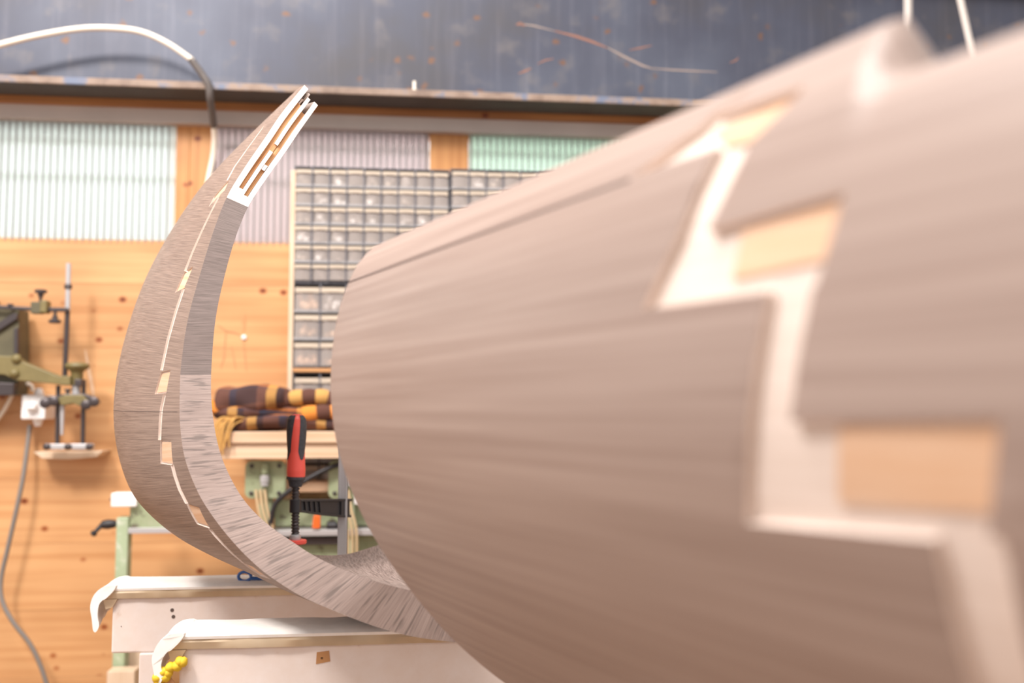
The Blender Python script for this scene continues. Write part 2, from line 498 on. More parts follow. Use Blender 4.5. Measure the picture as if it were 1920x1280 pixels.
def catmull(pts, n, closed=False):
    pts = [Vector(p) for p in pts]
    out = []
    k = len(pts)
    seg = k if closed else k - 1
    for i in range(seg):
        p0 = pts[(i - 1) % k] if closed or i > 0 else pts[0] * 2 - pts[1]
        p1, p2 = pts[i], pts[(i + 1) % k]
        p3 = pts[(i + 2) % k] if closed or i + 2 < k else pts[-1] * 2 - pts[-2]
        for j in range(n):
            t = j / n
            out.append(0.5 * ((2 * p1) + (p2 - p0) * t + (2 * p0 - 5 * p1 + 4 * p2 - p3) * t * t + (3 * p1 - p0 - 3 * p2 + p3) * t ** 3))
    if not closed:
        out.append(pts[-1])
    return out

exec_parts = True
# ================================================================ SETTING
# floor
fl = MB().box(-5, 6, -4, 5.2, -0.05, 0).build('floor', 'floor', smooth=0)
struct(fl, 'brown workshop floor', 'floor')

# back wall: backing slab, boards, posts
zt = wl(100, 447)[1]                       # top of boards
pitch = wl(100, 1033)[1] - wl(100, 1158)[1]
S0, S1 = -3.4, 4.2
zhead = wl(0, 228)[1]
bk = MB()
bk.box(S0, S1, 0.03, 0.09, 0, zt - 0.02)
bk.box(S0, S1, 0.03, 0.09, zhead, 3.4)
wall = struct(bk.build('wall_back', 'post', smooth=0, **WALLKW), 'orange spruce board wall at the back of the workshop', 'wall')
zs = [zt]
zc = wl(100, 530)[1]
while zc > 0.02:
    zs.append(zc); zc -= pitch
zs.append(0.0)
for i in range(len(zs) - 1):
    inset = random.uniform(0, 0.003)
    h = zs[i] - zs[i + 1] - 0.0006
    x = S0
    first = True
    while x < S1 - 0.01:
        ln = random.uniform(5.2, 5.9) if first else 3.0
        first = False
        x2 = min(x + ln, S1)
        if S1 - x2 < 0.6: x2 = S1
        o = MB().box(0, x2 - x - 0.001, inset, 0.03, 0, h).build('board', 'board', wall, smooth=0, bevel=0.0004)
        o.location = (x, 0, zs[i + 1])
        x = x2
# posts between the windows
ZW0, ZW1 = zt - 0.005, zhead + 0.01
posts = []
for pa, pb in ((330, 355), (355.6, 396), (806, 878), (1420, 1490), (1491, 1530)):
    sa, sb = wl(pa, 300)[0], wl(pb, 300)[0]
    o = MB().box(0, sb - sa, 0.0, 0.05, 0, ZW1 - ZW0).build('post', 'post', wall, smooth=0, bevel=0.001)
    o.location = (sa, 0, ZW0)
    posts.append((sa, sb))
# windows: ribbed twin-wall sheets
wins = [(-3.4, posts[0][0], 'panel'), (posts[1][1], posts[2][0], 'panel2'), (posts[2][1], posts[3][0], 'panel3'), (posts[4][1], 4.2, 'panel3')]
ribp = 0.0242
ribmesh = MB().box(-0.0017, 0.0017, -0.002, 0.014, 0, ZW1 - ZW0 + 0.01).mesh('rib', 'rib', smooth=0)
for i, (a, b_, mt) in enumerate(wins):
    wn = MB().box(a + 0.004, b_ - 0.004, 0.004, 0.006, ZW0 - 0.005, ZW1).build('window_%d' % (i + 1), mt, smooth=0, **WALLKW)
    struct(wn, ['ribbed translucent sheet window beside the steel switch fixture', 'dull ribbed translucent sheet behind the drawer cabinet',
                'greenish ribbed translucent sheet window', 'greenish ribbed translucent sheet window further along'][i], 'window')
    MB().box(a + 0.004, b_ - 0.004, 0.016, 0.018, ZW0 - 0.005, ZW1).build('rear_sheet', mt, wn, smooth=0)
    for zz in (wl(100, 330)[1], wl(100, 262)[1]):
        MB().box(a + 0.002, b_ - 0.002, 0.03, 0.045, zz - 0.01, zz + 0.01).build('rail', 'panel3', wn, smooth=0)
    x = max(a, -2.2) + 0.012
    while x < min(b_, 1.6) - 0.006:
        inst('rib', ribmesh, wn, (x, 0, ZW0 - 0.005))
        x += ribp
# trims below the beam
z0, z1 = wl(0, 220, 0.04)[1], wl(0, 191, 0.055)[1]
t1 = MB().box(S0, S1, -0.04, 0.0, z0, z1).build('trim_1', 'trim', smooth=0, bevel=0.001, **WALLKW)
struct(t1, 'grey painted board above the windows', 'trim')
z3 = wl(0, 176, 0.055)[1]
t2 = MB().box(S0, S1, -0.055, 0.0, z1 + 0.0005, z3 + 0.03).build('trim_2', 'lath', smooth=0, **WALLKW)
struct(t2, 'brown wooden lath under the steel beam', 'trim')

# ================================================================ STEEL BEAM
bo = 0.20
zf1, zf0 = wl(0, 139, bo)[1], wl(0, 153, bo)[1]
beam = at_wall('steel_beam', 0, zf0)
tag(beam, 'blue-grey rusty steel beam running along the top of the wall', 'beam')
fh = zf1 - zf0
hb = 0.52
ps = MB().box(S0, S1, -bo, -0.062, 0, fh).build('flange', 'flange', beam, smooth=0, bevel=0.003)
ps['label'] = 'worn brown lower flange edge'
MB().box(S0, S1, -bo, -0.062, hb, hb + fh).build('flange', 'flange', beam, smooth=0, bevel=0.003)
MB().box(S0, S1, -0.138, -0.126, fh, hb).build('web', 'steel_web', beam, smooth=0)
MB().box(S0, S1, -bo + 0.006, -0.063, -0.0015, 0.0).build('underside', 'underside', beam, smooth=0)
def wb(px, py, off):            # wall-frame point relative to the beam's empty
    s, z = wl(px, py, off); return Vector((s, -off, z - zf0))
s, z = wl(777, 160, 0.185)
MB().lathe((s, -0.182, fh), (0, 0, 1), [(0, .011), (.004, .011), (.005, .006), (.034, .006), (.036, .004)], 12).build('stud', 'cable', beam)
# scratch marks on the web
def mark(pts, wd, mt, name='scratch'):
    q = [wb(x, y, 0.1385) for x, y in pts]
    vs, fs = [], []
    for i, p in enumerate(q):
        t = (q[min(i + 1, len(q) - 1)] - q[max(i - 1, 0)]).normalized()
        nn = Vector((-t.z, 0, t.x)) * (wd / 2 * (0.4 if i in (0, len(q) - 1) else 1))
        vs += [p + nn, p - nn]
    fs = [(2 * i, 2 * i + 1, 2 * i + 3, 2 * i + 2) for i in range(len(q) - 1)]
    MB().add(vs, fs).build(name, mt, beam, smooth=0)
mark([(972, 44), (1000, 48), (1040, 58)], 0.006, 'palemark')
mark([(1040, 58), (1080, 68), (1110, 78), (1140, 90)], 0.010, 'rust')
mark([(1135, 87), (1170, 106), (1205, 123), (1225, 129)], 0.008, 'palemark')
mark([(1222, 128), (1260, 131), (1300, 133), (1345, 135)], 0.006, 'palemark')
mark([(1180, 94), (1200, 90), (1222, 85)], 0.006, 'rust')
mark([(1008, 120), (1022, 113), (1038, 110)], 0.006, 'rust')
mark([(972, 138), (985, 133), (996, 128)], 0.008, 'rust')
mark([(1368, 118), (1380, 113), (1385, 108)], 0.006, 'rust')
mark([(968, 46), (975, 44), (985, 48)], 0.012, 'rust')

# ================================================================ CABLES ON THE BEAM AND WALL
def wp(px, py, off):
    s, z = wl(px, py, off); return Vector((s, -off, z))
oc = empty('power_cable', W0, YAW)
tag(oc, 'ivory power cable arching over the steel beam with a dark sleeve', 'cable')
pa = [wp(x, y, o) for x, y, o in ((-900, 262, .22), (-480, 205, .22), (-180, 135, .22), (-90, 110, .24), (0, 84, .25), (75, 66, .25), (150, 54, .25), (210, 53, .25), (265, 60, .25), (315, 82, .245), (362, 114, .23))]
MB().tube(catmull(pa, 8), 0.0105, 12).build('upper_sheath', 'cable', oc, 60)
pb = [wp(x, y, o) for x, y, o in ((358, 111, .23), (378, 138, .222), (391, 160, .217), (394, 185, .20), (398, 212, .14), (401, 236, .085))]
MB().tube(catmull(pb, 8), 0.0125, 12).build('sleeve', 'sleeve', oc, 60)['label'] = 'dark grey sleeve'
pc = [wp(x, y, o) for x, y, o in ((401, 234, .085), (402, 262, .05), (399, 295, .03), (392, 330, .03), (386, 370, .03), (384, 430, .03))]
MB().tube(catmull(pc, 8), 0.0100, 12).build('lower_sheath', 'cable', oc, 60)

# ================================================================ DRAWER CABINETS
CO = 0.17           # front of cabinets off the wall
sa, za = wl(546, 320, CO)
sb = wl(1150, 320, CO)[0]
zb = wl(553, 925, CO)[1]
ztop = wl(553, 309, CO)[1]
mbd = MB().box(sa - 0.0, sa + 0.016, -CO - 0.004, 0.0, zb - 0.05, ztop - 0.02).box(sa + 0.016, sb, -0.02, 0, zb - 0.05, ztop - 0.02)
brd = mbd.build('mounting_board', 'ply', smooth=0, **WALLKW)
tag(brd, 'pale plywood backing board with side cheek behind the drawer cabinets', 'board')
contents_seed = random.Random(3)
dmesh = {}
def drawer_mesh(wd, ht, dp):
    k = (round(wd, 4), round(ht, 4))
    if k in dmesh: return dmesh[k]
    g, th = 0.0028, 0.0015
    x0, x1, zz0, zz1 = g, wd - g, 0.003, ht - 0.004
    b = MB()
    # bowed clear front
    rows = []
    for yy in (0, th):
        rows.append([(x0 + (x1 - x0) * i / 6, -0.003 - 0.006 * math.sin(math.pi * i / 6) + yy, 0) for i in range(7)])
    zf = zz1 - ht * 0.27
    for i in range(6):
        a, c = rows[0][i], rows[0][i + 1]
        b.add([(a[0], a[1], zz0), (c[0], c[1], zz0), (c[0], c[1] + 0.002, zf), (a[0], a[1] + 0.002, zf)], [(0, 1, 2, 3)])
    b.box(x0, x0 + th, 0, dp, zz0, zf).box(x1 - th, x1, 0, dp, zz0, zf).box(x0 + th, x1 - th, 0.0, dp, zz0, zz0 + th).box(x0 + th, x1 - th, dp - th, dp, zz0, zf)
    l = MB().box(x0, x1, -0.009, 0.004, zf - 0.001, zz1 - ht * 0.10).box(x0 + 0.25 * wd, x1 - 0.25 * wd, -0.013, -0.009, zf, zf + 0.004)
    dmesh[k] = (b.mesh('drawer', 'clear', 40, False), l.mesh('lip', 'lip', 0))
    return dmesh[k]
def cabinet(pxa, pxb, pya, pyb, cols, rows, label, depth=0.145, skip=()):
    s0, zt_ = wl(pxa, pya, CO); s1, _ = wl(pxb, pya, CO); _, zb_ = wl(pxa, pyb, CO)
    W, H = s1 - s0, zt_ - zb_
    c = at_wall('drawer_cabinet', s0, zb_, CO)
    tag(c, label, 'cabinet')
    e = 0.003
    MB().box(0, e, 0, depth, 0, H).box(W - e, W, 0, depth, 0, H).box(e, W - e, 0, depth, 0, e).box(e, W - e, 0, depth, H - e, H).box(e, W - e, depth - e, depth, e, H - e).build('shell', 'cabinet', c, 0)
    dw, dh = (W - 2 * e) / cols, (H - 2 * e) / rows
    sm = MB().box(e, W - e, -0.010, depth - 0.01, -0.0042, 0.0042).mesh('shelf', 'shelfmetal', 0)
    for r in range(1, rows):
        inst('shelf', sm, c, (0, 0, e + r * dh))
    vm = MB().box(-0.0026, 0.0026, -0.012, depth - 0.01, e, H - e).mesh('divider', 'cabinet', 0)
    for k in range(1, cols):
        inst('divider', vm, c, (e + k * dw, 0, 0))
    dm, lm = drawer_mesh(dw, dh, depth - 0.02)
    cells = []
    for r in range(rows):
        for k in range(cols):
            if (r, k) in skip: continue
            jit = contents_seed.choice((0, 0, 0, -0.003, -0.006))
            d = inst('drawer', dm, c, (e + k * dw, jit, e + r * dh), (0, 0, R(contents_seed.uniform(-1.0, 1.0))))
            inst('lip', lm, d)
            cells.append((r, k, s0 + e + k * dw, zb_ + e + r * dh, dw, dh))
    return c, cells
def lumps(cell, mat, n, size, ball, label, group, name):
    r, k, s, z, dw, dh = cell
    rr = random.Random(int(s * 1e4) + int(z * 1e4))
    b = MB()
    for q in range(n):
        sx = size * rr.uniform(0.7, 1.15)
        x = rr.uniform(sx + 0.005, dw - sx - 0.005); y = rr.uniform(sx + 0.004, 0.05)
        zz = 0.007 + sx + rr.random() * dh * 0.35 * (0.3 + q / n)
        if ball:
            b.lathe((x, y, zz - sx), (0, 0, 1), [(0, sx * .3), (sx * .3, sx * .8), (sx, sx), (sx * 1.7, sx * .8), (sx * 2, sx * .25)], 8)
        else:
            b.box(x - sx, x + sx, y - sx, y + sx, zz - sx, zz + sx * 0.6)
    o = b.build(name, mat, None, 50, loc=W0 + WE * s + WN * CO + Vector((0, 0, z)), rotz=YAW)
    tag(o, label, 'small parts', group, 'stuff')
c1, cells1 = cabinet(553, 843, 311, 528, 9, 6, 'cabinet of many small clear drawers beside the pale plywood cheek')
c2, cells2 = cabinet(845, 1135, 316, 533, 9, 6, 'cabinet of small clear drawers adjoining another, half behind the big wooden form')
c3, cells3 = cabinet(551, 843, 530, 689, 6, 3, 'cabinet of larger clear drawers resting on an orange wooden strip')
c4, cells4 = cabinet(550, 843, 699, 922, 6, 4, 'cabinet of larger clear drawers under the orange wooden strip, behind the plaid blanket')
for c in cells1 + [c for c in cells2 if c[1] < 6 and c[0] > 1]:
    q = contents_seed.random()
    if q < 0.30: lumps(c, 'whitebits_glare', 5, 0.009, False, 'white small parts doubling as glare in a small clear drawer', 'white parts doubling as glare in small drawers', 'small_parts')  # random white contents also stand in for glare on the clear fronts
    elif q < 0.5: lumps(c, 'darkbits', 8, 0.007, False, 'dark small parts lying in a small clear drawer', 'dark parts in small drawers', 'small_parts')
    elif q < 0.72: lumps(c, 'lip', 6, 0.008, True, 'beige small parts lying in a small clear drawer', 'beige parts in small drawers', 'small_parts')
for c in cells3 + cells4:
    if c[1] > 3: continue
    if c in cells3 and c[0] == 2 and c[1] == 1:
        lumps(c, 'whitebits_glare', 12, 0.011, True, 'white knobs heaped in a larger clear drawer', 'white knobs in larger drawers', 'knobs')
    else:
        lumps(c, 'knobwood', contents_seed.choice((6, 12, 18)), 0.0125, True, 'turned wooden knobs heaped in a larger clear drawer', 'wooden knobs in larger drawers', 'knobs')
s0, zz1 = wl(550, 690, CO); s1, zz0 = wl(843, 698.5, CO)
o = MB().box(s0, s1, -CO - 0.012, -0.02, zz0, zz1).build('wooden_strip', 'board', None, 0, 0.001, **WALLKW)
tag(o, 'orange wooden strip between two cabinets of larger drawers', 'strip')

# ================================================================ WOODEN LEDGE + BLANKET
LO = 0.42
s0, lz1 = wl(412, 809, LO); _, lz0 = wl(412, 860, LO)
s1 = wl(900, 809, LO)[0]
lm_ = lz1 - (lz1 - lz0) * 0.42
led = at_wall('wooden_ledge', s0, lz0, 0)
tag(led, 'pale spruce ledge of two stacked beams carrying the plaid blanket', 'ledge')
MB().box(0, s1 - s0, -LO, -0.19, 0, lm_ - lz0 - 0.001).build('lower_beam', 'beam_wood', led, 0, 0.002)
MB().box(0, s1 - s0, -LO - 0.012, -0.19, lm_ - lz0, lz1 - lz0).build('upper_beam', 'beam_wood', led, 0, 0.002)
MB().box(0.0, 0.06, -0.19, -0.001, 0.0, lz1 - lz0 - 0.004).build('wall_cleat', 'beam_wood', led, 0, 0.002)
for x in ((s1 - s0) - 0.055,):
    MB().box(x, x + 0.05, -0.36, -0.2, -lz0, 0).build('leg', 'beam_wood', led, 0, 0.002)

def bl(px, py, off=0.36):
    s, z = wl(px, py, off); return s, z
bs0, bz0 = bl(400, 808); bs1, _ = bl(655, 808)
blk = at_wall('plaid_blanket', bs0, lz1, 0.30)
tag(blk, 'folded brown, orange and navy plaid blanket on the pale ledge', 'blanket')
L = bs1 - bs0
def fold(name, mat, x0, x1, yc, zc, ry, rz, seed, uvo=0.0, hump=None):
    rr = random.Random(seed)
    ph = [rr.uniform(0, 6.28) for _ in range(6)]
    rows, uvs = [], []
    n, k = 40, 28
    for i in range(n + 1):
        t = i / n
        x = x0 + (x1 - x0) * t
        e = min(1, math.sqrt(max(0, 1 - (2 * t - 1) ** 10)) * 0.98 + 0.02)
        hz = rz * e * (1 + 0.18 * math.sin(5 * t + ph[0]))
        hy = ry * e * (1 + 0.08 * math.sin(7 * t + ph[1]))
        cz = zc + 0.006 * math.sin(6 * t + ph[2])
        if hump:
            g = math.exp(-((t - hump[0]) / hump[1]) ** 2)
            hz += hump[2] * g; cz += hump[2] * g
        row, ur = [], []
        for j in range(k + 1):
            a = 2 * math.pi * j / k
            ca, sa_ = math.cos(a), math.sin(a)
            wob = 1 + 0.05 * math.sin(3 * a + 9 * t + ph[3]) + 0.03 * math.sin(5 * a - 14 * t + ph[4])
            y = yc + hy * math.copysign(abs(ca) ** 0.75, ca) * wob
            z = max(0.001, cz + hz * math.copysign(abs(sa_) ** 0.8, sa_) * wob)
            row.append((x, y, z)); ur.append((x * 1.0 + uvo, j / k * 0.5 + uvo))
        rows.append(row); uvs.append(ur)
    MB().grid(rows, uvs).build(name, mat, blk, 70)
H1 = 0.165
fold('fold', 'plaid', 0.01, L * 0.98, -0.02, 0.028, 0.10, 0.030, 1, 0.05)
fold('fold', 'plaid', -0.01, L * 0.80, -0.015, 0.062, 0.099, 0.030, 2, 0.33)
fold('fold', 'plaid', 0.0, L * 0.56, -0.022, 0.094, 0.102, 0.046, 3, 0.86, (0.56, 0.26, 0.012))
# twisted orange and yellow end of the blanket
tw = [(L * .50, -.07, .095), (L * .60, -.085, .108), (L * .72, -.088, .112), (L * .84, -.085, .108), (L * .93, -.082, .088), (L * .9, -.09, .066), (L * .78, -.095, .062), (L * .66, -.095, .055)]
cur = catmull(tw, 8)
segs = 9
for i in range(segs):
    a, b_ = int(i * (len(cur) - 1) / segs), int((i + 1) * (len(cur) - 1) / segs)
    pts = cur[a:b_ + 1]
    MB().tube(pts, [0.024 + 0.003 * math.sin(math.pi * j / max(1, len(pts) - 1)) for j in range(len(pts))], 12).build('roll', ('plaid', 'fringe', 'plaid', 'fringe', 'plaid', 'orangewool', 'orangewool', 'plaid', 'orangewool')[i], blk, 70)
for i in range(16):
    rr = random.Random(i)
    x = 0.0 + rr.uniform(0.0, 0.06)
    pts = [(x + 0.06, -0.115, 0.04), (x + 0.025, -0.135, 0.035 + rr.uniform(-.01, .01)), (x + 0.008, -0.142, -0.005), (x + rr.uniform(-.012, .015), -0.142, -0.045 - rr.uniform(0, .03))]
    MB().tube(catmull(pts, 5), 0.0028, 6).build('fringe', 'fringe', blk, 70)
fold('fold', 'orangewool', -0.025, L * 0.13, -0.075, 0.078, 0.03, 0.025, 9, 0.2)

# ================================================================ GREEN MACHINE UNDER THE LEDGE
GO = 0.36
gm = at_wall('green_machine', wl(460, 935, GO)[0], 0, GO)
tag(gm, 'worn green machine frame with bolted square plates under the wooden ledge', 'machine')
gx0, gz0 = wl(460, 935, GO)
def gp(px, py, off=GO):
    s, z = wl(px, py, off); return s - gx0, z
def rrect(x0, x1, z0, z1, r, n=5):
    pts = []
    for cx, cz, a0 in ((x1 - r, z1 - r, 0), (x0 + r, z1 - r, 90), (x0 + r, z0 + r, 180), (x1 - r, z0 + r, 270)):
        for i in range(n + 1):
            a = R(a0 + 90 * i / n); pts.append((cx + r * math.cos(a), cz + r * math.sin(a)))
    return pts
for pa_, pb_ in ((460, 535), (616, 691)):
    x0, z1 = gp(pa_, 863); x1, z0 = gp(pb_, 934)
    pl = MB().prism(rrect(x0, x1, z0, z1, 0.022), 0, 0.014).build('plate', 'green', gm, 35, 0.0015)
    for fx in (0.16, 0.84):
        for fz in (0.14, 0.86):
            MB().lathe((x0 + (x1 - x0) * fx, 0.001, z0 + (z1 - z0) * fz), (0, -1, 0), [(0, .0075), (.004, .0075), (.005, .005)], 6).build('bolt', 'iron', pl, 30)
    xm = (x0 + x1) / 2
    zz = z0 + (z1 - z0) * 0.62
    MB().lathe((xm, -0.012, z1 - 0.01), (0, 0, -1), [(0, .012), (.03, .012), (.032, .008), (.045, .008)], 12).build('spigot', 'green', pl, 40)
    MB().lathe((xm, -0.012, zz), (0, 0, -1), [(0, .012), (.004, .0155), (.022, .0155), (.024, .013), (.034, .013)], 14).build('union_nut', 'steel', pl, 40)
    MB().box(xm - 0.02, xm + 0.02, 0.014, 0.06, z0 - 0.5, z1 - 0.02).build('upright', 'green2', gm, 0, 0.003)
    for q, dx in enumerate((-0.018, -0.004, 0.01)):
        xs = xm + dx
        MB().tube(catmull([(xs - .01, -.012, z0 + .03), (xs, -.02, z0 - .03), (xs + .018, -.02, z0 - .1), (xs + .02, -.01, z0 - .2)], 6), 0.0045, 8).build('hose', 'hose', gm, 60)
x0, z1 = gp(520, 905); x1, z0 = gp(760, 922)
MB().box(x0, x1, 0.03, 0.09, z0, z1).build('rail', 'beam_wood', gm, 0, 0.002)
x0, z1 = gp(510, 940); x1, z0 = gp(780, 988)
MB().box(x0, x1, 0.06, 0.13, z0, z1).build('housing', 'green', gm, 0, 0.004)
x0, z1 = gp(505, 994); x1, z0 = gp(780, 1002)
MB().box(x0, x1, 0.0, 0.1, z0, z1).build('rail', 'steel', gm, 0, 0.002)
x0, z1 = gp(515, 1006); x1, z0 = gp(780, 1060)
MB().box(x0, x1, 0.05, 0.12, z0, z1).build('housing', 'green', gm, 0, 0.004)
x0, z1 = gp(586, 966); x1, z0 = gp(600, 990)
MB().prism([(x0, z0), (x1, z0), (x1, z1), (x0 + .004, z1)], -0.006, 0.02).build('lever_tab', 'orange', gm, 0, 0.002)['label'] = 'bright orange tab'
x0, z1 = gp(612, 980)
MB().lathe((x0, 0.02, z1 - .012), (1, 0, 0), [(0, .012), (.004, .016), (.03, .016), (.034, .010), (.06, .010)], 14).build('knob', 'black', gm, 40)
x0, z1 = gp(520, 1010); x1, z0 = gp(640, 1022)
MB().box(x0, x1, 0.02, 0.05, z0, z1).build('slide', 'iron', gm, 0, 0.002)
x0, z1 = gp(664, 925); x1, z0 = gp(720, 945)
MB().box(x0, x1, 0.0, 0.05, z0, z1).build('cover', 'white', gm, 0, 0.003)
MB().box(-0.06, 0.55, 0.1, 0.22, -0.0, gz0 - 0.3).build('pedestal', 'green2', gm, 0, 0.004)
MB().tube(catmull([(*gp(645, 866, .34)[:1], -.02, gp(645, 866)[1]), (gp(600, 890)[0], -.03, gp(600, 885)[1]), (gp(540, 925)[0], -.03, gp(540, 922)[1]), (gp(512, 965)[0], -.02, gp(512, 960)[1]), (gp(505, 1060)[0], -.01, gp(505, 1060)[1])], 6), 0.0085, 10).build('hose', 'black', gm, 60)

# ================================================================ GREEN STAND (left, behind the trestle)
SO = 0.30
sx0 = wl(228, 1280, SO)[0]
st = at_wall('green_vise_stand', sx0, 0, SO)
tag(st, 'pale green post with plate, white block and black lever by the board wall', 'stand')
def sp_(px, py, off=SO):
    s, z = wl(px, py, off); return s - sx0, z
x0, z1 = sp_(218, 970); x1, _ = sp_(241, 970)
MB().box(x0, x1, 0, 0.05, 0, z1).build('post', 'green2', st, 0, 0.004)
x0, z1 = sp_(242, 936); x1, z0 = sp_(400, 990)
MB().box(x0, x1, 0.012, 0.06, z0, z1).build('plate', 'green', st, 0, 0.003)
x0, z1 = sp_(242, 990); x1, z0 = sp_(400, 998)
MB().box(x0 - .003, x1, 0.0, 0.07, z0, z1).build('table_edge', 'steel', st, 0, 0.001)
x0, z1 = sp_(210, 924); x1, z0 = sp_(257, 949)
MB().box(x0, x1, -0.01, 0.05, z0, z1).build('block', 'white', st, 0, 0.003)['label'] = 'white block'
x0, z1 = sp_(243, 917); x1, z0 = sp_(262, 930)
MB().box(x0, x1, 0.051, 0.08, z0 - .02, z1).build('block', 'white', st, 0, 0.003)
x0, z0 = sp_(208, 937)
MB().lathe((x0, 0.02, z0), (-1, 0, 0), [(0, .004), (.008, .004), (.01, .002)], 8).build('screw', 'iron', st, 40)
a = sp_(217, 982); b_ = sp_(192, 984); c = sp_(190, 984); d = sp_(178, 998)
lv = MB().lathe((a[0], 0.01, a[1]), (b_[0] - a[0], 0, b_[1] - a[1]), [(0, .008), (.006, .013), (.028, .016), (.045, .013), (.05, .006)], 12).build('lever', 'black', st, 40)
MB().tube([(c[0], 0.008, c[1]), (d[0], -.004, d[1])], [.008, .006], 8).lathe((d[0] + .003, -.004, d[1] + .003), (-1, 0, -1), [(0, .005), (.003, .010), (.010, .011), (.015, .006)], 10).build('lever_arm', 'black', lv, 50)
# plywood steps beside it
s0_, z1 = wl(213, 1248, .30); s1_, _ = wl(264, 1248, .30)
pb = at_wall('plywood_block', s0_, 0, 0.34)
tag(pb, 'pale plywood block stack standing in front of the green post foot', 'block')
MB().box(0, s1_ - s0_, -0.03, 0.03, 0, z1).build('lower_block', 'ply', pb, 0, 0.002)
z2 = wl(213, 1222, .28)[1]
MB().box(0.02, s1_ - s0_, 0.10, 0.16, 0, z2).build('upper_block', 'ply', pb, 0, 0.002)
s0_, z1 = wl(280, 1254, .12); s1_, _ = wl(314, 1254, .12)
o = MB().box(s0_, s1_, -.12, -.06, 0, z1).build('green_box', 'green', None, 0, 0.004, **WALLKW)
tag(o, 'small green metal case standing low by the plywood blocks', 'case')

# ================================================================ GUIDE FIXTURE (far left)
FO = 0.15
fx0 = wl(60, 700, FO)[0]
gf = at_wall('guide_fixture', fx0, wl(60, 860, FO)[1], FO)
fz0 = wl(60, 860, FO)[1]
tag(gf, 'olive cast guide fixture with rods, star knobs and clamp screws on the wall', 'fixture')
def fp(px, py, y=0.0):
    s, z = wl(px, py, FO); return Vector((s - fx0, y, z - fz0))
def fbox(name, mat, px0, py0, px1, py1, y0, y1, parent=gf, bevel=0.002):
    a, b_ = fp(px0, py0), fp(px1, py1)
    return MB().box(a.x, b_.x, y0, y1, b_.z, a.z).build(name, mat, parent, 0, bevel)
def fprism(name, mat, pts, y0, y1, parent=gf, bevel=0.003):
    q = [fp(x, y) for x, y in pts]
    return MB().prism([(p.x, p.z) for p in q], y0, y1).build(name, mat, parent, 0, bevel)
def frod(name, mat, p0, p1, r0, y=0.0, r1=None, parent=gf):
    return MB().tube([fp(*p0, y), fp(*p1, y)], [r0, r1 if r1 is not None else r0], 12).build(name, mat, parent, 40)
body = fprism('body', 'olive_dark', [(-120, 575), (29, 577), (29, 700), (26, 740), (-120, 742)], 0.03, 0.12)
fprism('brace', 'iron', [(-20, 625), (-20, 612), (22, 585), (29, 588), (29, 597), (-10, 622)], 0.015, 0.03, body)
fprism('edge_bar', 'iron', [(23, 615), (31, 613), (31, 668), (23, 668)], 0.01, 0.03, body)
fprism('lower_cover', 'iron', [(-120, 712), (27, 718), (24, 741), (-120, 743)], 0.0, 0.029, body)
fprism('bar', 'iron', [(-120, 566), (75, 576), (75, 583), (-120, 573)], 0.0, 0.012)
fbox('bracket', 'iron', 14, 569, 22, 574, -0.004, 0.02)
cb_ = fbox('clamp_block', 'olive_dark', 60, 566, 78, 588, -0.012, 0.026)
fbox('clamp_cheek', 'olive', 78, 563, 90, 587, -0.016, 0.03, bevel=0.005)
def starknob(px, py, y, axis, r, h, parent, stem):
    p = fp(px, py, y)
    b = MB()
    ax = Vector(axis)
    b.lathe(p, axis, [(0, r * .45), (h * .45, r * .5), (h * .55, r), (h * .9, r), (h, r * .75)], 16)
    b.tube([p - ax * stem, p], r * 0.28, 8)
    return b.build('star_knob', 'iron', parent, 40)
starknob(75, 556, 0.006, (0, 0, 1), 0.020, 0.025, cb_, 0.025)
fbox('coupling', 'iron', 88, 576, 126, 584, 0.0, 0.015)
starknob(102, 592, 0.006, (0, 0, -1), 0.020, 0.025, gf, 0.02)
frod('rod', 'iron', (123, 576), (117, 720), 0.0085, 0.02)
frod('rod_tip', 'steel', (125, 492), (123, 580), 0.0085, 0.02)
p = fp(124, 536, 0.02)
MB().lathe(p - Vector((0, 0, .008)), (0, 0, 1), [(0, .009), (.002, .013), (.008, .014), (.014, .012), (.017, .009)], 14).build('collar', 'iron', gf, 40)
arm = fprism('arm', 'olive', [(-120, 664), (32, 668), (45, 678), (118, 707), (131, 712), (131, 722), (118, 721), (34, 713), (14, 703), (-120, 690)], -0.02, 0.03)
for (x, y) in ((36, 673), (32, 700)):
    p = fp(x, y, -0.02)
    MB().lathe(p, (0, -1, 0), [(0, .016), (.006, .016), (.012, .011), (.016, .004)], 14).build('bolt', 'olive', arm, 40)
fbox('split_clamp', 'olive', 118, 705, 136, 722, -0.025, 0.04)
p = fp(142, 722, 0.01)
kb = MB().lathe(p, (0, 0, 1), [(0, .020), (.045, .020), (.05, .024), (.058, .037), (.066, .040), (.074, .036), (.078, .02)], 24).build('adjusting_knob', 'olive', gf, 40)
fbox('pinch_block', 'iron', 143, 711, 156, 724, -0.02, 0.03)
frod('spindle', 'steel', (141, 722), (141, 742), 0.014, 0.01)
